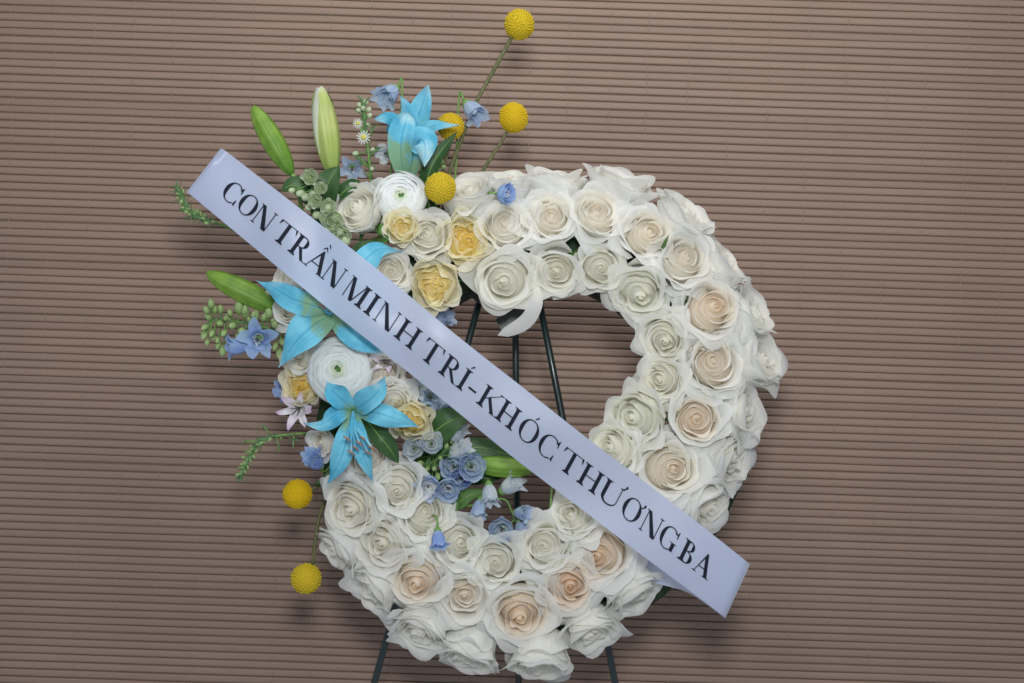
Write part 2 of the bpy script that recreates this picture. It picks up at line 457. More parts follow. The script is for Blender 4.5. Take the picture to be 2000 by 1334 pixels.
def lerp(a, b, t): return a + (b - a) * t
def rose_variant(seed, style):
    """list of (mesh, layer 0..1): a closed egg shaped heart, a loose cup round it, broad reflexed outer petals"""
    rg = random.Random(seed); out = []; J = lambda s: rg.uniform(-s, s)
    th = rg.uniform(0, 6.28)
    GA = radians(137.5)
    n_in, n_mid, n_out = {'open': (7, 4, 6), 'cup': (7, 4, 5), 'bud': (6, 3, 5), 'side': (6, 5, 6)}[style]
    op = {'open': 1.0, 'cup': 0.72, 'bud': 0.45, 'side': 0.8}[style]
    hs = {'open': 1.0, 'cup': 1.05, 'bud': 1.12, 'side': 1.0}[style] * rg.uniform(1.04, 1.28)
    op += J(.16); n_in += rg.choice((-1, 0, 0, 1)); n_mid += rg.choice((0, 0, 1)); n_out += rg.choice((-1, 0, 0, 1))
    ox, oy = J(.17), J(.17)                                # the heart sits a little off axis
    for i in range(4):                                     # closed tip of the heart
        t = i / 3; th += GA + J(.4)
        out.append((petal(th, (0.05 + 0.11 * t) * hs, 0.80 - 0.01 * t + J(.02), 0.16, -10 - 6 * t, -34 + 20 * t, 150 - 40 * t, spiral=0.16, wav=0.014, corner=0.10, seed=rg.random(), nu=14, nv=9, curl=1.4), 0.0 + 0.14 * t))
    for i in range(n_in):                                  # petals wrapped round the heart, rims rolled outward over the next
        t = i / (n_in - 1); th += GA + J(.8)
        out.append((petal(th, lerp(0.19, 0.45, t ** .9) * hs + J(.012), lerp(0.76, 0.60, t) + J(.05), lerp(0.20, 0.30, t) * rg.uniform(.85, 1.15), lerp(-16, -8, t) + J(6), lerp(34, 96, t) + J(26), lerp(104, 80, t), spiral=0.12, wav=0.03, corner=0.14, point=0.05, lean=J(.10), seed=rg.random(), nu=14, nv=14, curl=2.6, roll=.045, vb=.55, belly=.7), 0.2 + 0.25 * t))
    for me, t in out:
        for vt in me.vertices: vt.co.x += ox * vt.co.z; vt.co.y += oy * vt.co.z
    for i in range(n_mid):
        t = i / (n_mid - 1); th += GA + J(.5)
        tall = 0.10 if style == 'side' else 0
        out.append((petal(th, lerp(0.515, 0.60, t) * (0.94 + 0.06 * op) + J(.02), lerp(0.60, 0.52, t) + tall + J(.05), lerp(0.34, 0.44, t) * rg.uniform(.85, 1.15), lerp(-4, 6, t) + 4 * op, lerp(70, 120, t) * (0.35 + 0.65 * op) + J(24), lerp(92, 78, t), spiral=0.08, wav=0.05, side=0.35, corner=0.15, point=0.04, lean=J(.12), seed=rg.random(), nu=14, nv=14, roll=.07, curl=2.3), 0.48 + 0.2 * t))
    for i in range(n_out):
        t = i / (n_out - 1); th += GA + J(.5)
        if style == 'side': zt, p1, pt = lerp(.66, .48, t), lerp(84, 126, t), .12 + J(.07)
        else: zt, p1, pt = lerp(.54, .34, t), lerp(96, 146, t), .05 + J(.04)
        out.append((petal(th, lerp(0.61, 0.69, t) * (0.86 + 0.14 * min(1, op)) + J(.03), zt + J(.06), lerp(0.46, 0.58, t) * rg.uniform(.82, 1.18), lerp(6, 26, t) * op, (p1 + J(30)) * (.35 + .65 * op), lerp(80, 66, t) + J(8), wav=0.07, side=0.5 + J(.4), corner=0.15, point=pt, lean=J(.12), seed=rg.random(), nu=14, nv=14, roll=.08, fan=.60, curl=1.5), 0.74 + 0.26 * t))
    return out
ROSES = {s: [rose_variant(100 * k + q, s) for q in range(n)] for k, (s, n) in enumerate((('open', 10), ('cup', 10), ('bud', 5), ('side', 9)))}
def ruffle_variant(seed, n=21):
    rg = random.Random(seed); out = []; th = 0; J = lambda s: rg.uniform(-s, s)
    for i in range(n):
        t = i / (n - 1); th += radians(137.5) + J(.6)
        out.append((petal(th, lerp(0.10, 0.84, t ** 0.85) + J(.03), lerp(0.52, 0.40, t) + J(.08), lerp(0.26, 0.46, t), lerp(-14, 2, t) + J(16), lerp(-20, 20, t) + J(42), lerp(88, 62, t), wav=lerp(0.08, 0.11, t), corner=0.14, notch=0.05 + J(.05), seed=rg.random(), nu=12, nv=11, curl=1.0), t))
    return out
RUFFLE = [ruffle_variant(s) for s in (11, 12, 13)]
def ranun_variant(seed, n=40):
    rg = random.Random(seed); out = []; th = 0; J = lambda s: rg.uniform(-s, s)
    for i in range(n):
        t = i / (n - 1); th += radians(137.5) + J(.2)
        rm = lerp(0.17, 0.96, t ** 0.9)
        zt = 0.62 * sqrt(max(0.03, 1 - (0.86 * t) ** 2)) + J(.008)
        out.append((petal(th, rm, zt, lerp(0.13, 0.30, t), lerp(-40, -2, t), lerp(-82, -56, t) + J(12), lerp(105, 56, t), r0=0.06, wav=0.026, corner=0.22, spiral=0.04, seed=rg.random(), nu=14, nv=10, vb=0.62, belly=0.55, curl=.8), t))
    return out
RANUN = [ranun_variant(s) for s in (21, 22)]

# sepals and short stem shared by all roses
sb = MB()
for k in range(5):
    a = k * 2 * pi / 5
    d = Vector((cos(a), sin(a), 0))
    sb.strip(bez([d * 0.08, d * 0.36 + Vector((0, 0, 0.03)), d * 0.62 + Vector((0, 0, -0.06)), d * 0.8 + Vector((0, 0, -0.26))], 8), lambda v: 0.12 * (1 - v) ** 0.7 + 0.004, Vector((0, 0, 1)), 0.3, 4)
sb.lathe([(0.05, -0.25), (0.13, -0.16), (0.17, -0.05), (0.12, 0.04)], 8)
CALYX = sb.build('calyx')
hb = MB(); hb.lathe([(0.05, 0.02), (0.30, 0.10), (0.46, 0.28), (0.53, 0.44), (0.47, 0.57), (0.34, 0.66), (0.18, 0.72), (0.02, 0.74)], 18)
HEART_FILL = hb.build('heart_filler')                       # filler dome added under the inner petals to brighten their creases
STEM = MB().tube([(0, 0, -0.15), (0, 0, -1.0)], 0.07, 7).build('stem')

def flower(name, px, py, size, axis, y, layers, mat, colfun, label, group, cat, spin=0.0, nominal=2.05, zc=0.62, squash=1.0, calyx=True, stem=0.0, heart=0.0):
    sc = size * mpp(y) / nominal
    root = empty(name, (0, 0, 0), frame(axis, spin), sc)
    root.scale = (sc, sc, sc * squash)
    root.location = P(px, py, y) - axis * (zc * sc * squash)
    tag(root, label, cat, group)
    for me, t in layers:
        obj('petal', me, mat, root, colfun(t))
    if calyx: obj('calyx', CALYX, M['leaf2'], root)
    if heart:  # added filler dome, keeps the gaps between inner petals from going dark
        h = obj('heart', HEART_FILL if len(HEART_FILL.materials) == 0 or mat is M['rose'] else HEART_FILL.copy(), None, root, colfun(heart))
        if len(h.data.materials) == 0: h.data.materials.append(mat)
        else: h.data.materials[0] = mat
        if name == 'garden_rose': h.scale = (1.1, 1.1, 0.72)
    if stem:
        o = obj('stem', STEM, M['stem'], root); o.scale = (1, 1, stem)
    return root
def mixc(a, b, t): t = max(0, min(1, t)); return tuple(x + (y - x) * t for x, y in zip(a, b))
WHITE, CREAM, PEACH, GREENW = (0.95, 0.952, 0.94), (0.97, 0.955, 0.90), (0.975, 0.895, 0.785), (0.96, 0.958, 0.885)
def rosecol(peach, greenish, rg):
    def f(t):
        w = mixc(WHITE, GREENW, greenish * 0.8)
        inner = mixc(mixc(CREAM, GREENW, greenish), PEACH, peach)
        inner = mixc(inner, (0.975, 0.82, 0.66), (peach - 0.6) * 2.2)
        c = mixc(inner, mixc(mixc(CREAM, GREENW, greenish), PEACH, peach * .25), (t - 0.18) / 0.45)
        c = mixc(c, w, (t - 0.46) / 0.28)
        k = rg.uniform(0.97, 1.02)
        return tuple(min(0.97, x * k) for x in c)
    return f
# px, py, size, tilt (degrees away from the viewer along the ring's radius, None = follow the ring), style, peach, green, label
ROSE_LIST = [
 (918, 392, 132, 62, 'side', .15, .1, 'cream white rose seen from its side, between yellow ball flower and blue bud'),
 (1000, 372, 112, 70, 'side', .1, .0, 'white rose behind the blue delphinium bud on the top rim'),
 (1086, 372, 142, 78, 'side', .05, .0, 'white rose turned upward on top rim, right of the blue bud'),
 (1205, 378, 150, 74, 'side', .05, .1, 'large white rose on upper rim with a pointed petal sticking up'),
 (1326, 436, 140, 68, 'side', .05, .15, 'white rose with stacked reflexed petals on the rim below pointed-petal rose'),
 (988, 445, 122, 14, 'open', .30, .0, 'pale blush rose right of the upper yellow ruffled rose'),
 (1071, 425, 126, 22, 'open', .45, .0, 'blush-centred rose in top row directly under rim rose by blue bud'),
 (1170, 422, 128, 20, 'cup', .40, .0, 'blush-centred rose in middle row under the large pointed-petal rose'),
 (1258, 460, 126, 15, 'cup', .60, .0, 'peach-hearted cup rose in middle row under stacked-petal rim rose'),
 (1332, 512, 132, 20, 'cup', .50, .0, 'peach-hearted rose with a folded leaf beside it, upper outer curve'),
 (1410, 528, 124, 66, 'side', .05, .1, 'white rose facing outward on the rim above peach-centred open rose'),
 (990, 546, 146, -12, 'cup', .05, .6, 'greenish white rose with one long petal hanging over the black hanger'),
 (1086, 530, 112, -14, 'cup', .30, .6, 'greenish cream rose beside rose with hanging petal, inner edge of wreath'),
 (1170, 520, 110, -16, 'bud', .10, .8, 'half closed greenish rose on the top inner edge of wreath'),
 (1247, 564, 124, -20, 'cup', .10, .7, 'tall greenish rose on the inner edge where wreath starts curving down'),
 (1384, 606, 140, 14, 'open', .75, .0, 'open rose with strong peach heart on the upper outer curve'),
 (1466, 618, 124, 66, 'side', .05, .1, 'white rose facing outward beside open strong-peach rose'),
 (1296, 658, 114, -24, 'cup', .15, .6, 'cream green rose on inner edge, below tall greenish rose'),
 (1394, 714, 136, 12, 'open', .65, .0, 'open peach-hearted rose below another peach-hearted rose, outer curve middle row'),
 (1478, 700, 142, 60, 'side', .05, .2, 'big white rose facing fully outward on the widest point of wreath'),
 (1298, 738, 112, -24, 'cup', .15, .6, 'small round cream rose on inner edge beside lower peach-hearted rose'),
 (1247, 818, 146, -34, 'bud', .0, .9, 'half open green white rose with one pointed petal jutting into the hole'),
 (1360, 818, 128, 8, 'cup', .75, .0, 'cup rose with deep peach swirl above ribbon, next to green white rose'),
 (1450, 806, 130, 56, 'side', .05, .2, 'smooth white rose on outer rim next to deep peach swirl rose'),
 (1303, 914, 146, -6, 'open', .65, .2, 'wide open rose with peach bullseye touching the ribbon edge'),
 (1424, 898, 132, 50, 'side', .10, .0, 'crumpled white rose on the outer rim beside peach bullseye rose'),
 (1370, 982, 130, 52, 'side', .15, .0, 'blush white crumpled rose on outer rim half covered by ribbon'),
 (1204, 880, 124, -34, 'cup', .05, .7, 'green white rose partly hidden above the ribbon at inner edge'),
 (1126, 1008, 118, -24, 'cup', .10, .5, 'cream rose peeking out below the ribbon at the inner edge'),
 (1178, 1080, 142, 4, 'open', .95, .0, 'open rose with apricot heart just below the ribbon'),
 (1066, 1064, 128, -20, 'cup', .15, .5, 'greenish cream cup rose left of the apricot rose by ribbon'),
 (1108, 1138, 138, 6, 'open', 1.0, .0, 'open rose with deepest apricot heart below greenish cup rose'),
 (1232, 1146, 132, 58, 'side', .05, .2, 'white rose facing down beside the ribbon end'),
 (1018, 1186, 152, 18, 'open', .85, .0, 'largest peach-hearted rose at the bottom of the wreath'),
 (908, 1166, 126, 14, 'open', .65, .0, 'peach-hearted rose between largest bottom rose and twisted peach rose'),
 (818, 1124, 142, 12, 'open', .80, .0, 'peach-hearted rose with shaded inner fold, lower outer curve'),
 (968, 1094, 118, -10, 'bud', .05, .5, 'pale half closed rose above the bottom peach-hearted roses'),
 (890, 1058, 128, -16, 'bud', .10, .5, 'cream rose with the hanging blue bell flower over its petals'),
 (828, 1008, 120, -16, 'cup', .20, .5, 'cream rose just below the green delphinium buds'),
 (776, 950, 128, -2, 'cup', .10, .2, 'cream rose under the lower blue lily beside delphinium buds'),
 (690, 985, 142, 30, 'cup', .30, .0, 'white rose with loose hanging petals beside upper lone yellow ball'),
 (748, 1060, 146, 24, 'cup', .30, .0, 'blush white folded rose under the loose-petalled white rose'),
 (672, 1064, 118, 68, 'side', .05, .0, 'white rose turned sideways on outer rim by yellow ball stem'),
 (738, 1142, 126, 56, 'side', .05, .0, 'white rose facing outward on the rim above the easel leg'),
 (826, 1220, 140, 56, 'side', .10, .1, 'white rose facing down on the rim, next to left easel leg'),
 (920, 1264, 136, 60, 'side', .10, .2, 'white rose facing down on bottom rim with a pointed petal'),
 (1054, 1274, 146, 58, 'side', .10, .3, 'white rose with pale green outer petals at the bottom rim'),
 (1152, 1220, 134, 54, 'side', .05, .2, 'white rose facing down on bottom rim by right easel leg'),
 (706, 412, 128, 34, 'bud', .05, .2, 'tall half closed white rose left of the upper ranunculus'),
 (836, 464, 104, 0, 'cup', .25, .1, 'cream spray rose between yellow bud rose and yellow ruffled rose'),
 (766, 532, 94, -6, 'cup', .40, .1, 'blush spray rose next to curled blue lily tepal above ribbon'),
 (568, 546, 92, 50, 'bud', .10, .1, 'white rose mostly hidden under the ribbon by lily bud'),
 (570, 608, 76, 34, 'cup', .50, .0, 'small peach spray rose tucked behind blue lily and green bud'),
 (594, 690, 88, 24, 'cup', .20, .1, 'cream spray rose between blue lily tepal and ranunculus'),
 (748, 728, 92, -6, 'cup', .60, .0, 'peach spray rose under the purple streaked petal'),
 (770, 778, 92, -8, 'cup', .10, .1, 'cream spray rose beside the upright tepal of the lower lily'),
 (630, 866, 66, 40, 'cup', .50, .0, 'tiny yellowish spray rose behind the lower lily'),
 (718, 896, 104, 6, 'cup', .25, .1, 'cream spray rose behind the drooping tepals of lower lily'),
]
rg = random.Random(9)
for n, (px, py, size, ang, style, peach, grn, label) in enumerate(ROSE_LIST):
    if px > 1400: px -= 10
    ax, a = ring_axis(px, py, ang)
    ax = (ax + Vector((rg.uniform(-.1, .1), 0, rg.uniform(-.1, .1)))).normalized()
    y = -0.022 - 0.046 * max(0.1, cos(radians(a)))
    var = ROSES[style][n % len(ROSES[style])]
    flower('rose', px, py, size * (1.14 if abs(a) < 45 else 1.1), ax, y, var, M['rose'], rosecol(peach, grn, rg), label, 'roses set into the wreath', 'rose', rg.uniform(0, 6.28), squash=1.22 if style == 'side' else 1.05, zc=0.6, stem=1.0 if size > 100 else 1.3, heart=0.3)

# the loose petal hanging from the greenish rose
# (a part of that rose: parented to it below)
def find(label): return next(o for o in COL.objects if o.get('label') == label)
bpy.context.view_layer.update()
def child_world(name, mb, mat, root, color=None, alpha=None):
    q = root.matrix_world.inverted() if root.matrix_world != Matrix.Identity(4) else Matrix.LocRotScale(root.location, root.rotation_quaternion if root.rotation_mode == 'QUATERNION' else root.rotation_euler, root.scale).inverted()
    mb.v = [q @ Vector(p) for p in mb.v]
    o = obj(name, mb.build(name), mat, root, color)
    if alpha is not None:
        c = list(o.color); c[3] = alpha; o.color = c
    return o
def wfun(W, a=0.75, p=0.7, tipw=0.02, b0=0.25):
    return lambda v: W * max(tipw, (b0 + (1 - b0) * sin(min(1, v / a) * pi / 2)) * (1 - max(0, (v - a) / (1 - a)) ** 2) ** p if v > a else (b0 + (1 - b0) * sin(v / a * pi / 2)))
r12 = find('greenish white rose with one long petal hanging over the black hanger')
mb = MB(); mb.strip(bez([P(1040, 545, -.06), P(1050, 575, -.085), P(1042, 605, -.085), P(1020, 632, -.078), P(972, 655, -.066)], 14), wfun(15 * PX, .7, .5), Vector((0, -1, 0.2)), -0.35, 6)
child_world('petal', mb, M['rose'], r12, WHITE)

# ------------------------------------------------------------------ yellow ruffled roses, ranunculus
def yellowcol(amt, rg):
    def f(t):
        c = mixc((0.98, 0.80, 0.16), (0.98, 0.885, 0.50), (t - 0.08) / 0.30)
        c = mixc(c, (0.97, 0.93, 0.75), (t - 0.28) / 0.42)
        return mixc((0.96, 0.94, 0.80), c, amt)
    return f
for n, (px, py, size, amt, tx, ty, sq, label) in enumerate([
  (785, 445, 84, .55, 0, -.15, 1.2, 'small closed yellowish garden rose below the upper ranunculus'),
  (908, 470, 122, 1.0, .1, 0, .9, 'ruffled rose with bright yellow heart right of cream spray rose'),
  (850, 557, 122, .65, -.1, .1, 1.0, 'pale yellow ruffled rose beside the black hanger, by the ribbon'),
  (592, 752, 100, .95, -.3, .1, .9, 'yellow ruffled rose half behind the lower ranunculus'),
  (802, 818, 98, .8, .1, .1, 1.1, 'yellow cup rose at the end of lily tepal, beside delphinium buds')]):
    ax = dirv(tx, ty, 1)
    flower('garden_rose', px, py, size * 1.1, ax, -0.070 + (0.012 if n == 3 else -0.012 if n == 0 else 0), RUFFLE[n % 3], M['yellow'], yellowcol(amt, rg), label, 'yellow garden roses', 'rose', n * 1.3, nominal=2.2, zc=0.45, squash=sq * 0.95, stem=1.5, heart=0.2)
def rancol(t): return mixc((0.80, 0.87, 0.68), (0.92, 0.94, 0.94), (t - .02) / .22)
for n, (px, py, size, tx, ty, label) in enumerate([(783, 384, 118, .06, -.22, 'white ranunculus with green eye above the ribbon, below top lily'),
                                                    (662, 722, 144, -.05, -.05, 'large white ranunculus with tight green eye between two blue lilies')]):
    y = -0.068 if n == 0 else -0.084
    r = flower('ranunculus', px, py, size, dirv(tx, ty, 1), y, RANUN[n], M['ranun'], rancol, label, 'white ranunculus flowers', 'ranunculus', n * 2.0, nominal=2.06, zc=0.5, stem=1.5)
    eye = MB(); eye.lathe([(0.02, 0.45), (0.11, 0.52), (0.115, 0.60), (0.08, 0.66), (0.02, 0.665)], 12, 5, 0.25)
    obj('eye', eye.build('eye'), M['leaf2'], r)

# ------------------------------------------------------------------ blue lilies
def lily(label, centre, yc, tepals, stamens, throat=0.10, base=None, shape=(0.40, 1.35, 0.30)):
    root = empty('lily', P(*(base or centre), yc + 0.05)); tag(root, label, 'lily', 'blue painted lilies')
    bpy.context.view_layer.update()
    for k, (pts, W, fold, hx) in enumerate(tepals):
        path = bez([P(*p) for p in pts], 22)
        mb = MB(); mb.strip(path, wfun(W * PX / 2, shape[0], shape[1], 0.03, shape[2]), Vector(hx).normalized(), fold, 8, 0.0034, k)
        child_world('tepal', mb, M['lily'], root, (1, 1, 1), throat)
    for k, pts in enumerate(stamens):
        mb = MB(); path = bez([P(*p) for p in pts], 8); mb.tube(path, [0.0016] * 9, 6)
        o = child_world('stamen', mb, M['lily'], root, (1, 1, 1), 0.0)
        mb = MB(); e = path[-1]; mb.tube([e - Vector((.0045, 0, -.002)), e, e + Vector((.0045, 0.001, -.004))], [0.0008, 0.0017, 0.0006], 6)
        mb.v = [root.matrix_world.inverted() @ Vector(p) for p in mb.v]
        obj('anther', mb.build('anther'), M['anther'], o)
    mb = MB(); c = P(*centre, yc + 0.004); b2 = P(*(base or centre), yc + 0.05)
    mb.tube([c, c.lerp(b2, .5), b2], [0.004, 0.006, 0.004], 8); child_world('flower_tube', mb, M['bud'], root)
    return root
F = (0, -1, 0.25)
lily('blue painted lily with drooping tepals and stamens over lower ranunculus', (690, 798), -0.104, [
  ([(690, 800, -.098), (665, 778, -.116), (648, 762, -.122), (639, 744, -.120)], 44, .25, F),
  ([(692, 800, -.098), (715, 785, -.118), (738, 765, -.128), (753, 736, -.126)], 48, .30, F),
  ([(694, 802, -.098), (735, 806, -.124), (775, 818, -.126), (822, 834, -.104)], 44, -.25, F),
  ([(692, 804, -.098), (697, 850, -.126), (712, 895, -.128), (730, 944, -.112)], 38, .30, F),
  ([(690, 804, -.098), (680, 850, -.124), (662, 905, -.124), (636, 950, -.108)], 44, .28, F),
  ([(688, 802, -.098), (660, 808, -.120), (630, 828, -.122), (594, 828, -.110)], 36, -.3, F)],
  [[(690, 800, -.10), (690 + 2 * (k - 3), 830, -.138), (678 + 8 * k, 856 + (k * 7 % 4) * 9, -.152 + 0.003 * (k % 3))] for k in range(7)])
lily('blue painted lily lying mostly under the ribbon', (652, 612), -0.088, [
  ([(650, 612, -.084), (615, 598, -.106), (570, 583, -.116), (535, 562, -.112), (500, 548, -.106)], 50, -.25, F),
  ([(650, 614, -.084), (612, 636, -.110), (578, 668, -.116), (545, 718, -.104)], 68, .2, F),
  ([(652, 614, -.084), (680, 640, -.100), (710, 668, -.106), (750, 692, -.096)], 54, .2, F),
  ([(655, 605, -.084), (690, 540, -.096), (735, 488, -.098), (786, 490, -.082)], 52, -.35, F),
  ([(652, 608, -.084), (640, 575, -.094), (620, 540, -.096), (605, 520, -.088)], 50, .2, F),
  ([(656, 610, -.084), (690, 605, -.096), (730, 600, -.096), (760, 610, -.088)], 50, .2, F)],
  [[(650, 612, -.088), (640, 612, -.104), (632 - 2 * k, 590 + 8 * k, -.117)] for k in range(2)], 0.22)
lily('upright blue painted lily with green throat above the upper ranunculus', (797, 285), -0.040, [
  ([(797, 345, -.036), (804, 295, -.028), (814, 240, -.026), (826, 200, -.028), (836, 166, -.034)], 50, .22, F),
  ([(795, 345, -.038), (797, 295, -.040), (803, 248, -.042), (795, 215, -.046), (781, 186, -.054)], 36, .35, F),
  ([(786, 345, -.036), (776, 300, -.038), (777, 258, -.046), (762, 232, -.058), (732, 232, -.066)], 42, -.35, F),
  ([(800, 345, -.040), (812, 300, -.044), (820, 262, -.050), (850, 244, -.062), (896, 244, -.066)], 34, -.45, F),
  ([(800, 345, -.044), (806, 305, -.060), (818, 274, -.076), (830, 282, -.088), (829, 326, -.086)], 60, -.22, F),
  ([(790, 345, -.044), (783, 305, -.060), (785, 265, -.066), (792, 240, -.064), (797, 220, -.058)], 54, .55, F)],
  [], 0.40, base=(795, 352), shape=(0.52, 1.0, 0.36))

# ------------------------------------------------------------------ lily buds
def lily_bud(label, tip, tail, W, mat, y0, y1, root_px, split=False, bend=0.0):
    a, b = P(*tail, y0), P(*tip, y1)
    ax = (b - a); Ln = ax.length; ax.normalize()
    root = empty('lily_bud', a, frame(ax, 0.4)); tag(root, label, 'lily bud', 'green lily buds')
    w = W * PX / 2
    prof = [(0.10, 0), (0.34, .03), (0.62, .12), (0.86, .26), (0.99, .42), (1.0, .54), (0.93, .68), (0.76, .82), (0.50, .93), (0.22, .985), (0.06, 1.0)]
    mb = MB(); mb.lathe([(r * w, z * Ln) for r, z in prof], 30, 6, 0.20)
    obj('bud', mb.build('bud'), mat, root)
    for k in range(3):                                     # outer tepals of the closed flower, ridged
        g = k * 2 * pi / 3 + 0.5
        d = Vector((cos(g), sin(g), 0))
        path = [d * (r * w * (1.02 if not (split and z > .75) else 1.25)) + Vector((0, 0, z * Ln * (1 if not split else 1.03))) for r, z in prof]
        mb = MB(); mb.strip(bez(path, 16), wfun(w * 0.55, 0.5, .8, .06, .2), lambda v, d=d: d, -0.42, 6, .0006, k)
        obj('tepal', mb.build('tepal'), mat, root)
    if split:                                              # white inner tepal showing at the opening tip
        d = root.rotation_quaternion.inverted() @ dirv(-.8, 0, .7); d.z = 0; d.normalize()
        path = [d * (max(r, .34 if z > .8 else 0) * w * 1.10) + Vector((0, 0, z * Ln * 1.02)) for r, z in prof[3:]]
        mb = MB(); mb.strip(bez(path, 14), wfun(w * 0.5, 0.6, .8, .10, .1), lambda v, d=d: d, -0.3, 6)
        obj('tepal', mb.build('tepal'), M['ranun'], root, (.80, .84, .74))
    q = root.rotation_quaternion.inverted()
    rp = q @ (P(*root_px) - a)
    mb = MB(); mb.tube(bez([(0, 0, 0.002), Vector((0, 0, -0.012)), rp], 8), [.0028] * 9, 7); obj('stem', mb.build('stem'), M['stem'], root)
lily_bud('slim bright green lily bud leaning outward above the ribbon', (494, 207), (571, 342), 42, M['bud'], -.04, -.05, (590, 420, -.005))
lily_bud('tall pale green lily bud with white opening tip', (626, 174), (650, 345), 48, M['palebud'], -.035, -.045, (672, 440, -.005), True)
lily_bud('green lily bud lying outward beside the half hidden blue lily', (403, 532), (552, 608), 43, M['bud'], -.045, -.06, (610, 640, -.005))
lily_bud('green lily bud lying across the hole and tucked under ribbon', (1042, 918), (915, 906), 40, M['bud'], -.045, -.05, (800, 900, -.01))

# ------------------------------------------------------------------ yellow ball flowers
def ball_mesh(seed, n=430):
    rg = random.Random(seed); mb = MB()
    mb.lathe([(sin(pi * i / 10) * 0.93 + 1e-4, -cos(pi * i / 10) * 0.93) for i in range(11)], 16)
    for i in range(n):
        z = 1 - 2 * (i + .5) / n; a = i * pi * (3 - sqrt(5)); r = sqrt(1 - z * z)
        d = Vector((r * cos(a), r * sin(a), z))
        t = d.orthogonal().normalized(); b = d.cross(t)
        hgt = 1.0 + rg.uniform(-.04, .045); w = 1.46 / sqrt(n)
        c = d * 0.9
        v = [c + (t * cos(k * pi / 3) + b * sin(k * pi / 3)) * w for k in range(6)] + [d * (hgt - .015) + (t * cos(k * pi / 3) + b * sin(k * pi / 3)) * w * .72 for k in range(6)] + [d * hgt]
        f = [(k, (k + 1) % 6, (k + 1) % 6 + 6, k + 6) for k in range(6)] + [(k + 6, (k + 1) % 6 + 6, 12) for k in range(6)]
        mb.add(v, f)
    return mb.build('ball')
BALLS = [ball_mesh(1, 320), ball_mesh(2, 520)]
for n, (px, py, r, y, c, st, label) in enumerate([
  (1014, 48, 30, -.005, (.64, .47, .02), [(1002, 68, -.003), (975, 118, .0), (930, 200, .0), (900, 275, -.004), (876, 345, -.008), (862, 430, .0)], 'yellow ball flower on the longest stem high above the wreath'),
  (1003, 230, 30, -.012, (.72, .50, .015), [(992, 255, -.01), (965, 300, -.008), (930, 356, -.005), (905, 430, .0)], 'deep yellow ball flower on a short stem above the white rim roses'),
  (880, 247, 27, -.014, (.66, .46, .02), [(882, 272, -.012), (868, 320, -.008), (850, 430, .0)], 'yellow ball flower behind the right tepal of the top lily'),
  (860, 367, 31, -.074, (.64, .48, .03), [(858, 390, -.05), (855, 440, .0)], 'yellow ball flower resting between upper ranunculus and cream side rose'),
  (581, 965, 29, -.030, (.74, .50, .008), [(605, 958, -.028), (650, 935, -.015), (740, 910, .0)], 'deep yellow ball flower lying level beside the loose-petalled rose'),
  (598, 1130, 30, -.022, (.66, .50, .03), [(611, 1104, -.02), (616, 1050, -.02), (630, 990, -.015), (660, 945, -.01), (720, 890, .0)], 'yellow ball flower hanging lowest on a bent stem outside the wreath')]):
    root = empty('ball_flower', P(px, py, y)); tag(root, label, 'ball flower', 'yellow ball flowers')
    o = obj('ball', BALLS[1 if n in (1, 4) else 0], M['ball'], root, c)
    o.scale = (r * mpp(y),) * 2 + (r * mpp(y) * (0.94 if n == 1 else 1),); o.rotation_euler = (1.4, n * .7, n)
    mb = MB(); mb.tube([p - root.location for p in bez([P(*q) for q in st], 16)], .0021 if n else .0025, 7)
    obj('stem', mb.build('stem'), M['drystem'], root)

# ------------------------------------------------------------------ delphiniums
def delph_variant(seed, kind):
    rg = random.Random(seed); out = []; th = rg.uniform(0, 6); J = lambda s: rg.uniform(-s, s)
    if kind == 'open':
        for i in range(5): out.append((petal(i * 2 * pi / 5 + th + J(.15), 0.42, 0.34, 0.62, 40, 88 + J(22), 46, wav=0.07, corner=.3, seed=rg.random(), nu=7, nv=7), 1.0))
        for i in range(5): out.append((petal(i * 2 * pi / 5 + th + .6 + J(.2), 0.32, 0.36, 0.36, 25, 70 + J(30), 44, wav=0.07, corner=.3, seed=rg.random(), nu=6, nv=6), .75))
        for i in range(5): out.append((petal(i * 2 * pi / 5 + th + J(.4), 0.18, 0.40, 0.22, 10, 40 + J(30), 44, wav=0.05, corner=.3, seed=rg.random(), nu=6, nv=6), .15))
    elif kind == 'cup':
        for i in range(6): out.append((petal(i * 2 * pi / 6 + th + J(.15), 0.74, 0.62, 0.42, 0, 30 + J(30), 46, wav=0.06, corner=.3, seed=rg.random(), nu=7, nv=7, belly=.6), 1.0))
        for i in range(6): out.append((petal(i * 2 * pi / 6 + th + .5 + J(.2), 0.52, 0.60, 0.36, -8, 10 + J(30), 48, wav=0.07, corner=.3, seed=rg.random(), nu=6, nv=6), .55))
        for i in range(5): out.append((petal(i * 2 * pi / 5 + th + J(.4), 0.26, 0.62, 0.24, -10, 20 + J(40), 50, wav=0.06, corner=.3, seed=rg.random(), nu=6, nv=6), .1))
    else:                                                   # bell, seen from the side
        for i in range(6): out.append((petal(i * 2 * pi / 6 + th + J(.15), 0.46, 0.75, 0.66, 0, 62 + J(36), 48, wav=0.07, corner=.25, point=.1, seed=rg.random(), nu=7, nv=8, belly=.6), 1.0))
        for i in range(5): out.append((petal(i * 2 * pi / 5 + th + .5 + J(.2), 0.32, 0.75, 0.5, 0, 30 + J(30), 50, wav=0.06, corner=.3, seed=rg.random(), nu=6, nv=6), .6))
    return out
DEL = {k: [delph_variant(300 + 10 * n + q, k) for q in range(3)] for n, k in enumerate(('open', 'cup', 'bell'))}
dc = MB(); dc.lathe([(0.06, -0.34), (0.20, -0.12), (0.30, 0.04), (0.22, 0.12)], 8); DCAL = dc.build('calyx')
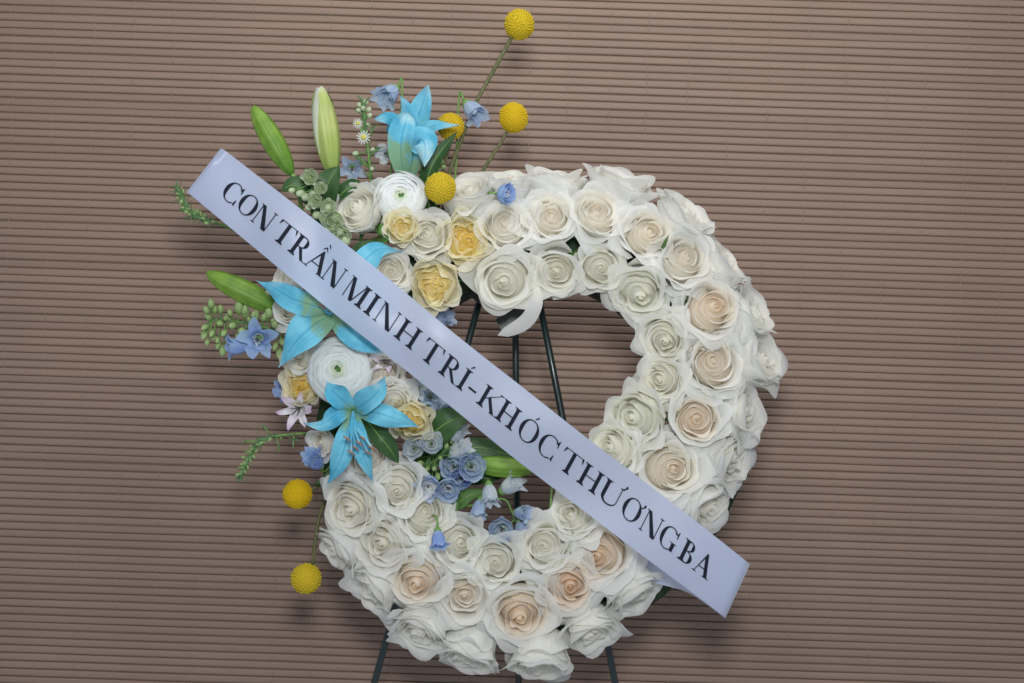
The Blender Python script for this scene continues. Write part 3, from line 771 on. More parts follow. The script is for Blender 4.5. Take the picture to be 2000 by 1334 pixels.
de = MB(); de.lathe([(0.08, 0.42), (0.10, 0.60), (0.04, 0.66)], 7); DEYE = de.build('eye')
def dcol(hue, rg):
    pal = {'blue': (0.40, 0.57, 0.95), 'lav': (0.58, 0.71, 0.96), 'pale': (0.78, 0.86, 0.96)}[hue]
    def f(t):
        c = mixc((0.82, 0.86, 0.88), pal, (t - .1) / .5); k = rg.uniform(.86, 1.1)
        return tuple(min(.86, x * k) for x in c)
    return f
drg = random.Random(31)
def floret(parent, px, py, y, size, kind, tx, ty, f, hue, n):
    """a floret as a part of a spray (mesh calyx that carries its petals)"""
    ax = dirv(tx, ty, f); nom = {'open': 1.9, 'cup': 1.7, 'bell': 1.5}[kind]
    sc = size * 1.14 * mpp(y) / nom
    o = obj('floret', DCAL, M['stem'], parent)
    o.rotation_mode = 'QUATERNION'; o.rotation_quaternion = frame(ax, drg.uniform(0, 6)); o.scale = (sc,) * 3
    o.location = P(px, py, y) - ax * sc * 0.55 - parent.location
    col = dcol(hue, drg)
    for me, t in DEL[kind][n % 3]: obj('petal', me, M['delph'], o, col(t))
    if kind != 'bell': obj('eye', DEYE, M['darkeye'], o)
    return P(px, py, y) - ax * sc * 0.8
def spray(label, stem, flo, name='delphinium_spray', cat='delphinium', group='blue delphinium sprays'):
    pts = bez([P(*p) for p in stem], 20)
    root = empty(name, pts[0]); tag(root, label, cat, group)
    mb = MB(); mb.tube([p - pts[0] for p in pts], [.0022 - .0012 * i / 20 for i in range(21)], 6); obj('stem', mb.build('stem'), M['stem'], root)
    for n, q in enumerate(flo):
        e = floret(root, *q, n)
        tgt = min(pts, key=lambda p: (p - e).length)
        if (tgt - e).length > .004:
            mid = e.lerp(tgt, .5) + Vector((0, 0.006, -0.003))
            mb = MB(); mb.tube([p - pts[0] for p in bez([e, mid, tgt], 6)], .0009, 5); obj('pedicel', mb.build('pedicel'), M['stem'], root)
    return root
spray('cluster of pale blue delphinium buds beside the yellow cup rose', [(730, 900, .0), (800, 905, -.035), (860, 905, -.05), (930, 890, -.045)], [
  (808, 876, -.072, 40, 'cup', -.1, -.1, 1, 'pale'), (843, 866, -.076, 42, 'cup', .1, -.2, 1, 'pale'), (891, 850, -.060, 40, 'bell', .6, -.9, .6, 'pale'),
  (893, 882, -.062, 46, 'bell', .7, -.6, .6, 'pale'), (921, 911, -.072, 52, 'cup', .25, 0, 1, 'lav'), (886, 912, -.064, 44, 'cup', -.2, .1, 1, 'lav'),
  (837, 950, -.074, 46, 'cup', -.1, .2, 1, 'lav'), (876, 954, -.072, 44, 'cup', .1, .3, 1, 'lav'), (900, 934, -.06, 40, 'cup', .1, .2, 1, 'blue')])
spray('thin delphinium stem with loose pale bells hanging into the hole', [(800, 960, .0), (870, 990, -.03), (935, 985, -.045), (985, 975, -.04), (1005, 1015, -.04)], [
  (956, 962, -.06, 42, 'bell', .1, .9, .5, 'pale'), (936, 990, -.062, 38, 'bell', -.2, 1, .5, 'lav'), (994, 950, -.05, 46, 'bell', .8, -.6, .5, 'pale'),
  (980, 1034, -.066, 46, 'cup', -.1, .1, 1, 'lav'), (1016, 1002, -.05, 36, 'bell', .6, -.1, .6, 'lav'), (1019, 1032, -.045, 40, 'bell', .3, .9, .6, 'lav')])
spray('lavender delphinium florets half under the ribbon beside spray roses', [(760, 830, .0), (810, 800, -.03), (840, 770, -.035), (860, 700, -.03), (862, 620, -.02)], [
  (812, 757, -.052, 48, 'open', 0, -.2, 1, 'pale'), (842, 776, -.05, 46, 'open', .2, .1, 1, 'lav'), (868, 788, -.045, 46, 'bell', .5, .6, .7, 'lav'),
  (840, 806, -.044, 34, 'bell', .1, .8, .7, 'lav'), (862, 624, -.035, 40, 'bell', .7, -.4, .6, 'lav')])
def single(label, px, py, y, size, kind, tx, ty, f, hue, foot, n):
    ax = dirv(tx, ty, f); ft = P(*foot)
    root = empty('delphinium_flower', ft); tag(root, label, 'delphinium', 'single blue delphinium flowers')
    nom = {'open': 1.9, 'cup': 1.7, 'bell': 1.5}[kind]; sc = size * mpp(y) / nom; col = dcol(hue, drg)
    q = frame(ax, n * 1.1); loc = P(px, py, y) - ax * sc * 0.55 - ft
    for me, t in DEL[kind][n % 3] + [(DCAL, -1)] + ([(DEYE, -2)] if kind != 'bell' else []):
        o = obj('petal' if t >= 0 else ('calyx' if t == -1 else 'eye'), me, M['delph'] if t >= 0 else (M['stem'] if t == -1 else M['darkeye']), root, col(t) if t >= 0 else None)
        o.rotation_mode = 'QUATERNION'; o.rotation_quaternion = q; o.scale = (sc,) * 3; o.location = loc
    e = loc - ax * sc * .25
    mb = MB(); mb.tube(bez([e, e - ax * 0.012, Vector((e.x * .35, e.y * .5, e.z * .35)), Vector((0, 0, 0))], 10), .0013, 6); obj('stem', mb.build('stem'), M['stem'], root)
single('lavender blue delphinium flower highest, beside top lily tepal', 762, 182, -.02, 58, 'bell', -.35, .45, .6, 'lav', (775, 420, 0), 0)
single('lavender delphinium flower behind the longest ball flower stem', 922, 214, -.006, 56, 'bell', .5, .6, .5, 'lav', (880, 430, 0), 1)
single('pale blue delphinium flower with dark eye left of green lily throat', 752, 300, -.03, 46, 'open', -.3, .1, 1, 'pale', (760, 430, 0), 2)
single('lavender delphinium flower behind pale opening lily bud', 688, 330, -.025, 56, 'open', .1, .3, .8, 'lav', (720, 430, 0), 0)
single('single blue delphinium bud resting on the top rim roses', 986, 379, -.082, 44, 'cup', .85, .1, .6, 'blue', (960, 430, 0), 1)
single('blue delphinium flower behind the purple streaked bloom', 552, 762, -.03, 52, 'open', -.5, .1, .8, 'blue', (650, 780, 0), 2)
single('blue delphinium bell below the left tepal of lower lily', 618, 902, -.055, 52, 'bell', -.3, -.5, .9, 'blue', (690, 860, 0), 0)
single('small blue bell flower hanging over the cream rose', 856, 1050, -.105, 42, 'bell', .1, .9, .5, 'blue', (835, 985, -.01), 1)

# ------------------------------------------------------------------ alstroemeria
def alst(label, px, py, y, size, tx, ty, n):
    ax = dirv(tx, ty, 1); sc = size * mpp(y) / 2.0
    root = empty('alstroemeria', P(px, py, y) - ax * sc * .5, frame(ax, n), sc); tag(root, label, 'alstroemeria', 'purple streaked alstroemeria')
    for k in range(6):
        me = petal(k * pi / 3, 0.36, 0.42, 0.82, 30, 92 + 10 * (k % 2), 30 if k % 2 else 38, wav=.05, corner=.2, point=.12, seed=k + n * 7, nu=7, nv=8)
        obj('petal', me, M['alst'], root, (0.88, 0.85, 0.89) if k % 2 else (0.86, 0.79, 0.88))
    for k in range(5):
        a = k * 1.26
        mb = MB(); mb.tube([(0.03 * cos(a), .03 * sin(a), .1), (.16 * cos(a), .16 * sin(a), .6), (.24 * cos(a), .24 * sin(a), .85)], .025, 5); obj('stamen', mb.build('stamen'), M['darkeye'], root)
    mb = MB(); mb.tube([(0, 0, .2), (0, 0, -1.7)], .09, 6); obj('stem', mb.build('stem'), M['stem'], root)
def m_alst(nt, N, out, L):
    uv = N('ShaderNodeUVMap').outputs[0]; oi = N('ShaderNodeObjectInfo'); sep = N('ShaderNodeSeparateXYZ'); L(uv, sep.inputs[0])
    n1 = noise(N, L, mapping(N, L, uv, (14, 5, 1)), 1.0, 2)
    c = mix(N, L, mrange(N, L, sep.outputs[1], 0.80, 1.0, 0, .6), oi.outputs['Color'], (0.42, 0.14, 0.44))
    c = mix(N, L, mrange(N, L, n1.outputs[0], .62, .68, 0, .8), c, (0.20, 0.07, 0.16))
    finish(N, L, out, c, .5, .3, .25, n1.outputs[0], .3)
M['alst'] = nmat('alstroemeria_petal', m_alst)
alst('pinkish white alstroemeria with purple tips beside the yellow ruffled rose', 580, 800, -.06, 76, -.15, .15, 0)
alst('alstroemeria with purple streak peeking above peach spray rose by ribbon', 752, 706, -.074, 58, .1, -.5, 1)

# ------------------------------------------------------------------ leaves
def leaf(label, pts, W, mat='leaf', hint=(0, -1, .3), fold=.25, twist=0.0, a=.45):
    path = bez([P(*p) for p in pts], 18)
    root = empty('leaf', path[0]); tag(root, label, 'leaf', 'green leaves among the flowers')
    mb = MB(); mb.strip([p - path[0] for p in path], wfun(W * PX / 2, a, .9, .02, .12), Vector(hint).normalized(), fold, 6, .0015, len(label), twist)
    obj('blade', mb.build('blade'), M[mat], root)
    rib = MB(); rib.tube([p - path[0] + Vector((0, -.0003, 0)) for p in path[:-1]], [.0011 * (1 - i / 18.5) + .0002 for i in range(18)], 5); obj('midrib', rib.build('midrib'), M['stem'], root)
leaf('broad dark leaf between tall pale lily bud and white rose', [(650, 470, -.01), (632, 405, -.04), (640, 360, -.055), (662, 325, -.045)], 58)
leaf('dark folded leaf below pale lily bud, touching the white rose', [(640, 430, -.01), (662, 385, -.05), (685, 365, -.055), (702, 352, -.045)], 30, fold=.6)
leaf('glossy leaf at the foot of the slim lily bud', [(640, 430, -.01), (605, 385, -.045), (575, 362, -.055), (548, 372, -.05)], 40)
leaf('long dark leaf rising behind yellow ball up to the top lily', [(830, 430, -.01), (835, 350, -.05), (855, 305, -.055), (892, 258, -.05)], 34, fold=.5)
leaf('long dark leaf drooping from the lower lily over spray rose', [(700, 800, -.05), (735, 845, -.1), (760, 875, -.1), (778, 905, -.085)], 38, fold=.4)
leaf('veined dark leaf under the ribbon right of the yellow cup rose', [(800, 870, -.02), (845, 845, -.06), (880, 822, -.07), (918, 812, -.06)], 62, fold=.2)
leaf('long dark leaf above the lily bud in the hole', [(790, 900, -.01), (880, 885, -.04), (945, 875, -.045), (1040, 905, -.04)], 44, fold=.3)
leaf('dark leaf below the lily bud in the hole', [(790, 930, -.01), (880, 930, -.03), (940, 935, -.035), (1000, 925, -.03)], 30, fold=.3)
leaf('bright leaf pointing into the hole above hanging bells', [(800, 990, -.01), (885, 985, -.045), (915, 968, -.05), (958, 958, -.045)], 28, 'leaf2')
leaf('small leaf standing between two cream roses near the hanging bell', [(830, 1020, -.01), (868, 1010, -.055), (885, 990, -.06), (897, 965, -.055)], 26, 'leaf2')
leaf('light green leaf by the curled tepal above the ribbon', [(720, 470, -.01), (745, 468, -.075), (750, 455, -.085), (744, 436, -.08)], 26, 'leaf2')
leaf('bluish green leaf behind the curled lily tepal', [(740, 540, -.02), (700, 495, -.07), (720, 482, -.075), (745, 480, -.07)], 28)
leaf('leaf squeezed between two roses on the upper outer curve', [(1288, 530, -.01), (1293, 492, -.07), (1299, 474, -.086), (1306, 460, -.084)], 8)
leaf('leaf showing between open peach rose and inner edge roses', [(1330, 620, -.01), (1325, 590, -.05), (1330, 575, -.06), (1336, 560, -.055)], 34)
leaf('dark leaf in the gap beside deep peach swirl rose', [(1310, 840, -.01), (1306, 848, -.06), (1308, 858, -.065), (1300, 872, -.06)], 28)
leaf('dark leaf below the cream rose by green delphinium buds', [(830, 1090, -.01), (845, 1075, -.05), (862, 1072, -.055), (880, 1082, -.05)], 34)
leaf('dark leaf behind the lower lily over yellow ball stem', [(690, 900, -.01), (665, 915, -.03), (640, 935, -.04), (615, 945, -.04)], 24)
leaf('teal shaded leaf beside the feathery lower sprig', [(680, 850, -.01), (640, 850, -.04), (615, 858, -.05), (592, 846, -.045)], 28)
leaf('small leaf standing at the blue bud on top rim', [(955, 400, -.01), (966, 380, -.045), (972, 368, -.05), (977, 352, -.045)], 12, 'leaf2')
leaf('dark leaf between the yellow ball and upper ranunculus', [(850, 430, -.01), (838, 400, -.04), (832, 360, -.045), (838, 325, -.04)], 26)

# ------------------------------------------------------------------ sprigs
be = MB(); be.lathe([(0.08, -.1), (.32, .02), (.50, .3), (.50, .6), (.36, .9), (.10, 1.08), (.02, 1.12)], 9, 5, .15); BUD = be.build('bud')
bw = MB(); bw.lathe([(0.08, -.1), (.36, .02), (.52, .25), (.54, .5), (.40, .75), (.15, .86), (.02, .88)], 9, 4, .2); BUDW = bw.build('bud')
br = MB(); br.strip(bez([(0, 0, 0), (.25, 0, .5), (.7, 0, .8), (1, 0, .9)], 6), lambda v: .14 * (1 - v) ** .6 + .005, Vector((0, 0, 1)), .3, 3); BRACT = br.build('bract')
srg = random.Random(77)
def sprig(label, name, stem, buds, bracts, mat='smallbud', me=BUD, smat='sprig', cat='sprig', rad=.0018, group=None, bsize=10):
    pts = bez([P(*p) for p in stem], 24)
    root = empty(name, pts[0]); tag(root, label, cat, group)
    mb = MB(); mb.tube([p - pts[0] for p in pts], [rad * (1 - .5 * i / 24) for i in range(25)], 6); obj('stem', mb.build('stem'), M['stem'], root)
    for (px, py, y, size) in buds:
        e = P(px, py, y); tgt = min(pts, key=lambda p: (p - e).length)
        d = (e - tgt); d = d.normalized() if d.length > 1e-4 else Vector((0, -1, 0))
        ax = (d + Vector((0, -.35, .25))).normalized()
        o = obj('bud', me, M[mat], root); s = size * mpp(y) / 1.15
        o.rotation_mode = 'QUATERNION'; o.rotation_quaternion = frame(ax, srg.uniform(0, 6)); o.scale = (s * srg.uniform(.74, .9), s * srg.uniform(.74, .9), s * srg.uniform(1.05, 1.3))
        o.location = e - ax * s * .5 - pts[0]
        f = e - ax * s * .5
        if (f - tgt).length > .003:
            mb = MB(); mb.tube([p - pts[0] for p in bez([tgt, f.lerp(tgt, .5) + Vector((0, 0, -.001)), f], 5)], .0008, 5); obj('pedicel', mb.build('pedicel'), M['stem'], root)
    for i in range(bracts[0]):
        t = lerp(bracts[1], 1.0, i / max(1, bracts[0] - 1)); p = pts[min(24, int(t * 24))]
        tang = (pts[min(24, int(t * 24) + 1)] - pts[max(0, int(t * 24) - 1)]).normalized()
        o = obj('bract', BRACT, M[smat], root); s = bracts[2] * PX * srg.uniform(.7, 1.2)
        o.rotation_mode = 'QUATERNION'; o.rotation_quaternion = frame(tang, i * 2.4 + srg.uniform(-.3, .3)); o.scale = (s,) * 3; o.location = p - pts[0]
    return root
# larkspur bud sprig with an open blue floret
lk = sprig('larkspur sprig of round green buds with one open blue flower', 'larkspur_sprig', [(640, 680, .0), (570, 655, -.03), (520, 640, -.045), (465, 628, -.045), (415, 625, -.04)],
  [(431, 606, -.05, 18), (420, 605, -.045, 16), (408, 620, -.045, 17), (467, 603, -.05, 24), (479, 612, -.05, 22), (498, 618, -.05, 24), (520, 617, -.05, 20), (430, 632, -.055, 18), (402, 638, -.045, 16),
   (415, 650, -.05, 18), (400, 655, -.045, 15), (425, 664, -.05, 14), (438, 650, -.055, 16), (455, 636, -.055, 20), (472, 646, -.055, 18), (476, 658, -.055, 22), (550, 628, -.05, 26), (536, 634, -.06, 18), (552, 668, -.055, 20), (405, 668, -.045, 14), (445, 622, -.045, 16)] + [(lerp(398, 556, (k * .618) % 1) , 640 + (22 + 14 * (k % 3)) * (-1) ** k * (.5 + .5 * ((k * .37) % 1)), -.042 - .012 * (k % 2), 13 + 4 * (k % 3)) for k in range(20)],
  (22, .35, 16))
lk['group'] = 'green budding sprigs'
floret(lk, 503, 662, -.068, 70, 'open', .05, .1, 1, 'blue', 0)
floret(lk, 468, 676, -.055, 44, 'bell', -.9, .1, .4, 'blue', 1)
# feathery spike sprigs
def spike(label, stem, dens, name='feathery_sprig'):
    pts = [P(*p) for p in stem]; path = bez(pts, 24)
    r = sprig(label, name, stem, [], (int(dens * 1.8), .42, 19), cat='sprig', group='green budding sprigs')
    for i in range(dens):
        t = lerp(.45, 1.0, (i / dens) ** .8); p = path[min(24, int(t * 24))]
        o = obj('bud', BUD, M['sprig'], r); s = lerp(12, 8, t) * PX * srg.uniform(.7, 1.1)
        d = Vector((srg.uniform(-1, 1), srg.uniform(-1, .6), srg.uniform(-1, 1))).normalized()
        d = (d + (path[-1] - path[12]).normalized() * .8).normalized()
        o.rotation_mode = 'QUATERNION'; o.rotation_quaternion = frame(d); o.scale = (s * .6, s * .6, s); o.location = p + d * .003 - path[0]
    return r
r = spike('feathery green spike poking out past the upper ribbon end', [(560, 520, .0), (500, 475, -.03), (450, 446, -.045), (405, 430, -.045), (378, 420, -.045), (362, 400, -.042), (346, 366, -.04)], 46)
r = spike('feathery green sprig with drooping tip above deep yellow ball flower', [(700, 840, .0), (620, 846, -.03), (570, 848, -.04), (525, 855, -.04), (500, 872, -.04), (484, 898, -.04), (470, 932, -.04)], 40)
# side shoots of the sprigs
def shoot(root, a, b, n=5, s=11):
    o0 = root.location; A, B = P(*a), P(*b)
    mb = MB(); mb.tube([A - o0, A.lerp(B, .5) - o0 + Vector((0, 0, .001)), B - o0], .001, 5); o = obj('side_shoot', mb.build('side_shoot'), M['stem'], root)
    for i in range(n):
        q = obj('bract', BRACT, M['sprig'], o); k = s * PX
        q.rotation_mode = 'QUATERNION'; q.rotation_quaternion = frame((B - A).normalized(), i * 2.4); q.scale = (k,) * 3; q.location = A.lerp(B, .55 + .45 * i / n) - o0
shoot(r, (530, 852, -.04), (514, 832, -.045)); shoot(r, (540, 850, -.04), (545, 878, -.045)); shoot(r, (508, 864, -.04), (478, 862, -.045)); shoot(r, (575, 848, -.04), (573, 858, -.05), 4, 14)
# white stock / bud cluster by the ribbon
sprig('cluster of greenish white stock buds between ribbon and white rose', 'stock_sprig', [(680, 470, .0), (650, 440, -.04), (630, 400, -.055), (612, 360, -.055), (606, 345, -.055)],
  [(607, 345, -.06, 26), (630, 367, -.07, 24), (612, 380, -.07, 24), (598, 385, -.065, 20), (641, 405, -.075, 26), (622, 398, -.07, 22), (587, 378, -.06, 18), (634, 430, -.072, 22), (655, 425, -.075, 28), (650, 445, -.075, 28), (664, 452, -.078, 26), (676, 470, -.08, 24), (603, 405, -.06, 18), (570, 372, -.06, 14), (618, 420, -.065, 20)],
  (16, .3, 22), 'whitebud', BUDW, group='white flowering sprigs')
for n, (px, py, s) in enumerate([(654, 432, 36), (668, 462, 38), (645, 452, 32), (607, 345, 30), (628, 368, 24), (642, 404, 30), (616, 392, 26), (640, 428, 28)]):
    floret(find('cluster of greenish white stock buds between ribbon and white rose'), px, py, -.08, s, 'cup', -.1, .1, 1, 'pale', n)
for c in find('cluster of greenish white stock buds between ribbon and white rose').children:
    for g in list(c.children):
        if g.name.startswith('petal'): g.color = (.66, .76, .50, 1)
        elif g.name.startswith('eye'): bpy.data.objects.remove(g)
# aster sprig
asp = sprig('aster sprig with tiny white daisies left of the top lily', 'aster_sprig', [(735, 440, .0), (726, 370, -.035), (722, 320, -.045), (716, 270, -.05), (712, 235, -.05), (710, 200, -.05)],
  [(703, 205, -.05, 13), (714, 200, -.05, 12), (709, 212, -.055, 14), (720, 214, -.05, 13), (700, 216, -.052, 12), (722, 226, -.05, 14), (694, 300, -.05, 14), (728, 292, -.05, 12), (726, 330, -.05, 13), (718, 244, -.05, 12)],
  (44, .25, 20), 'whitebud', BUDW, group='white flowering sprigs', rad=.0022)
for (a, b) in (((724, 330, -.045), (694, 303, -.05)), ((722, 330, -.045), (706, 318, -.05)), ((720, 310, -.045), (738, 290, -.045)), ((717, 280, -.05), (728, 250, -.05)), ((714, 262, -.05), (698, 242, -.055))): shoot(asp, a, b, 6, 14)
for (px, py, s) in ((710, 268, 27), (699, 241, 20)):
    ax = dirv(-.1, .1, 1); k = s * mpp(-.06) / 2
    dm = MB(); dm.lathe([(.05, -.1), (.36, -.02), (.38, .1), (.26, .2), (.05, .24)], 12)
    d = obj('daisy', dm.build('daisy'), M['disc'], asp); d.rotation_mode = 'QUATERNION'; d.rotation_quaternion = frame(ax, s); d.scale = (k,) * 3
    d.location = P(px, py, -.062) - asp.location
    for i in range(13):
        a = i * 2 * pi / 13; e = Vector((cos(a), sin(a), 0)); mb = MB()
        mb.strip([e * .3, e * .6 + Vector((0, 0, .05)), e * .85 + Vector((0, 0, .03)), e * (1 + .06 * (i % 3))], lambda v: .11 * (1 - .6 * v ** 3), Vector((0, 0, 1)), .1, 3)
        obj('petal', mb.build('petal'), M['ranun'], d, (.82, .83, .80))
    dl = P(px, py, -.06); tgt = P(716, 275, -.05)
    mb = MB(); mb.tube([dl - asp.location, tgt - asp.location], .0009, 5); obj('pedicel', mb.build('pedicel'), M['stem'], asp)
# little bud sprigs near the top lily and in the hole
sprig('small budding green sprig between the top lily and yellow ball', 'bud_sprig', [(850, 440, .0), (852, 370, -.03), (856, 330, -.04), (858, 312, -.04)],
  [(852, 320, -.045, 12), (862, 316, -.045, 13), (848, 332, -.045, 12), (866, 326, -.045, 12), (857, 338, -.05, 12)], (14, .4, 16), 'smallbud', BUD, group='green budding sprigs')
sprig('small budding green sprig under delphinium buds beside cup rose', 'bud_sprig', [(780, 930, .0), (820, 915, -.04), (850, 900, -.055), (870, 880, -.06)],
  [(822, 905, -.06, 16), (860, 895, -.065, 14), (848, 915, -.065, 14), (868, 860, -.06, 16), (872, 872, -.06, 14), (812, 925, -.06, 13), (855, 930, -.06, 16), (835, 915, -.06, 15)], (26, .2, 26), 'smallbud', BUD, 'leaf2', group='green budding sprigs')
mb = MB(); mb.tube([p - P(1040, 1040, 0) for p in bez([P(1082, 1060, -.01), P(1075, 1020, -.05), P(1076, 975, -.06), P(1080, 930, -.055), P(1084, 880, -.05)], 10)], .0013, 6)
tw = empty('loose_stem', P(1040, 1040, 0)); tag(tw, 'thin bare green stem rising from roses up behind the ribbon', 'stem')
obj('stem', mb.build('stem'), M['stem'], tw); 

# ------------------------------------------------------------------ ribbon
TOP = [(437, 292), (579, 401), (760, 545), (925, 681), (1016, 753), (1116, 834), (1261, 940), (1460, 1098)]
BOT = [(370, 378), (500, 487), (630, 596), (742, 681), (836, 756), (917, 824), (1036, 924), (1116, 978), (1240, 1074), (1351, 1156), (1413, 1203)]
def polyarc(pl, s):
    L = [0]
    for a, b in zip(pl, pl[1:]): L.append(L[-1] + math.hypot(b[0] - a[0], b[1] - a[1]))
    x = s * L[-1]
    for i in range(len(pl) - 1):
        if x <= L[i + 1] or i == len(pl) - 2:
            t = (x - L[i]) / (L[i + 1] - L[i]); return (lerp(pl[i][0], pl[i + 1][0], t), lerp(pl[i][1], pl[i + 1][1], t))
def edge_fit(pl, s, w=0.06):
    # lightly smoothed polyline
    acc = [0, 0]; n = 5
    for k in range(-2, 3):
        q = polyarc(pl, max(0, min(1, s + k * w / 2 * min(1, min(s, 1 - s) / w))))
        acc[0] += q[0] / n; acc[1] += q[1] / n
    return acc
def rib_y(s, t):
    # t: 0 top edge .. 1 bottom edge
    b = -0.112 - 0.026 * sin(pi * min(1, max(0, s))) ** 0.8
    b += 0.0034 * sin(9 * s + 2.0 * t) + 0.0024 * sin(23 * s + 1.3 + 3 * t) + 0.0012 * sin(41 * s - 4 * t + .7) * (1 + sin(7 * s)) - 0.0025 * sin(pi * t)
    return b
def rib(s, t, off=0.0):
    a, b = edge_fit(TOP, s), edge_fit(BOT, s)
    a = (a[0], a[1] + 1.3 * sin(17 * s + .4) * sin(pi * s)); b = (b[0], b[1] + 1.5 * sin(14 * s + 2.1) * sin(pi * s))
    return P(lerp(a[0], b[0], t), lerp(a[1], b[1], t), rib_y(s, t) + off)
rb = empty('ribbon', rib(.5, .5)); ro = rb.location.copy()
tag(rb, 'pale lavender satin ribbon with dark capital lettering stretched diagonally across the wreath', 'ribbon')
NS, NT = 110, 10
rows = []
# tail behind at the upper end, fold, front band, fold, tail behind at the lower end
def tail(s_end, pts_top, pts_bot, n):
    out = []
    for i in range(n + 1):
        k = i / n
        out.append([(pts_top(k)).lerp(pts_bot(k), j / NT) for j in range(NT + 1)])
    return out
def tailfun(s_end, ctrl_a, ctrl_b, sgn):
    # ctrl lists of (px,py,y) for both edges, starting at the fold
    A = bez([P(*c) for c in ctrl_a], 20); B = bez([P(*c) for c in ctrl_b], 20)
    return [[A[i].lerp(B[i], j / NT) for j in range(NT + 1)] for i in range(21)]
yl, yr = -0.112, -0.112
lead = tailfun(0, [(437, 292, yl), (434, 291, yl + .004), (437, 294, yl + .009), (500, 345, yl + .03), (600, 425, -.045), (700, 505, -.005)],
                  [(370, 378, yl), (367, 377, yl + .004), (371, 381, yl + .009), (440, 436, yl + .03), (540, 510, -.045), (640, 590, -.005)], 1)
trail = tailfun(1, [(1460, 1098, yr), (1463, 1101, yr + .005), (1459, 1099, yr + .011), (1400, 1062, yr + .035), (1320, 1030, -.055), (1240, 1000, -.01)],
                   [(1413, 1203, yr), (1415, 1206, yr + .005), (1410, 1203, yr + .011), (1345, 1158, yr + .035), (1270, 1136, -.055), (1180, 1105, -.012)], 1)
rows = list(reversed(lead))[:-1] + [[rib(i / NS, j / NT) for j in range(NT + 1)] for i in range(NS + 1)] + trail[1:]
v = [p - ro for row in rows for p in row]; k = NT + 1; f = []; uv = []
for i in range(len(rows)):
    for j in range(k): uv.append((i / len(rows), j / NT))
for i in range(len(rows) - 1):
    for j in range(NT): f.append((i * k + j, i * k + j + 1, (i + 1) * k + j + 1, (i + 1) * k + j))
me = mesh('band', v, f, uv)
band = obj('band', me, M['ribbon'], rb)
# second narrow tail seen through the hole
A = bez([P(1110, 900, -.02), P(1085, 960, -.02), P(1062, 1040, -.01)], 10); B = bez([P(1128, 920, -.02), P(1106, 965, -.02), P(1090, 1040, -.01)], 10)
mb = MB(); mb.add([p - ro for i in range(11) for p in (A[i], B[i])], [(2 * i, 2 * i + 1, 2 * i + 3, 2 * i + 2) for i in range(10)], [(i / 10, j) for i in range(11) for j in (0, 1)])
obj('tail', mb.build('tail'), M['ribbon'], rb)

# lettering: high contrast capitals built from polygons; glyph space: x in px along the ribbon, y 0..CAP upward
CAP, ST, HL, SF = 39.5, 7.7, 2.0, 4.6
def G_rect(x0, y0, x1, y1): return [(x0, y0), (x1, y0), (x1, y1), (x0, y1)]
def G_stem(x, y0=0, y1=CAP, w=ST, foot=True, head=True, sf=SF):
    out = [G_rect(x, y0, x + w, y1)]
    def serif(y, d):
        h = 1.3
        return [(x - sf, y), (x + w + sf, y), (x + w + sf, y + d * h), (x + w + 1.4, y + d * (h + .8)), (x + w, y + d * (h + 3.2)), (x, y + d * (h + 3.2)), (x - 1.4, y + d * (h + .8)), (x - sf, y + d * h)]
    if foot: out.append(serif(y0, 1))
    if head: out.append(serif(y1, -1))
    return out
def G_arc(cx, cy, rx, ry, a0, a1, thick, thin, n=30, inner_off=0.0):
    """stroke with vertical stress: thick at the sides, thin at top and bottom"""
    q = []
    for i in range(n + 1):
        a = radians(lerp(a0, a1, i / n)); w = thin + (thick - thin) * abs(cos(a)) ** 1.5
        q.append(((cx + rx * cos(a), cy + ry * sin(a)), (cx + (rx - w) * cos(a), cy + (ry - max(thin, w * .18)) * sin(a))))
    return [[q[i][0], q[i + 1][0], q[i + 1][1], q[i][1]] for i in range(n)]
def G_par(x0, y0, x1, y1, w): return [(x0, y0), (x0 + w, y0), (x1 + w, y1), (x1, y1)]
def G_smallserif(x, y, d, l=4.6, r=4.6): return [(x - l, y), (x + r, y), (x + r, y + d * 1.3), (x + 1.2, y + d * 2.2), (x - 1.2, y + d * 2.2), (x - l, y + d * 1.3)]
def g_C(w):
    cx, rx = w * .54, w * .54
    return G_arc(cx, CAP / 2, rx, CAP / 2 + .7, 38, 180, ST, HL) + G_arc(cx, CAP / 2, rx, CAP / 2 + .7, 180, 305, ST, HL) + \
        [[(w - 4.5, CAP * .90), (w - .6, CAP + 1.2), (w - .2, CAP * .66), (w - 1.8, CAP * .66)], [(w - 2.6, CAP * .30), (w - .8, CAP * .30), (w - .2, -.4), (w - 5, CAP * .07)]]
def g_O(w): return G_arc(w / 2, CAP / 2, w / 2, CAP / 2 + .7, 0, 360, ST, HL, 48)
def g_N(w):
    x0, x1 = 5.2, w - 5.2
    return [G_rect(x0 - HL / 2, 0, x0 + HL / 2, CAP - 1), G_rect(x1 - HL / 2, 0, x1 + HL / 2, CAP), [(x0 - 4.6, CAP), (x0 - 4.6, CAP - 1.2), (x0 - .5, CAP - 2.4), (x1 - 8.3, -.6), (x1 + HL / 2, -.6), (x1 + HL / 2, 1.5), (x0 + 5.6, CAP)], G_smallserif(x0, 0, 1), G_smallserif(x1, CAP, -1)]
def g_T(w):
    return G_stem(w / 2 - ST / 2, head=False) + [G_rect(1, CAP - 1.5, w - 1, CAP), [(0, CAP - 9.5), (1.4, CAP - 9.5), (5.5, CAP - 1.4), (1, CAP - .2)], [(w, CAP - 9.5), (w - 1.4, CAP - 9.5), (w - 5.5, CAP - 1.4), (w - 1, CAP - .2)]]
def g_I(w): return G_stem(w / 2 - ST / 2)
def g_H(w):
    return G_stem(SF) + G_stem(w - SF - ST) + [G_rect(SF + ST - .5, CAP / 2 - HL / 2, w - SF - ST + .5, CAP / 2 + HL / 2)]
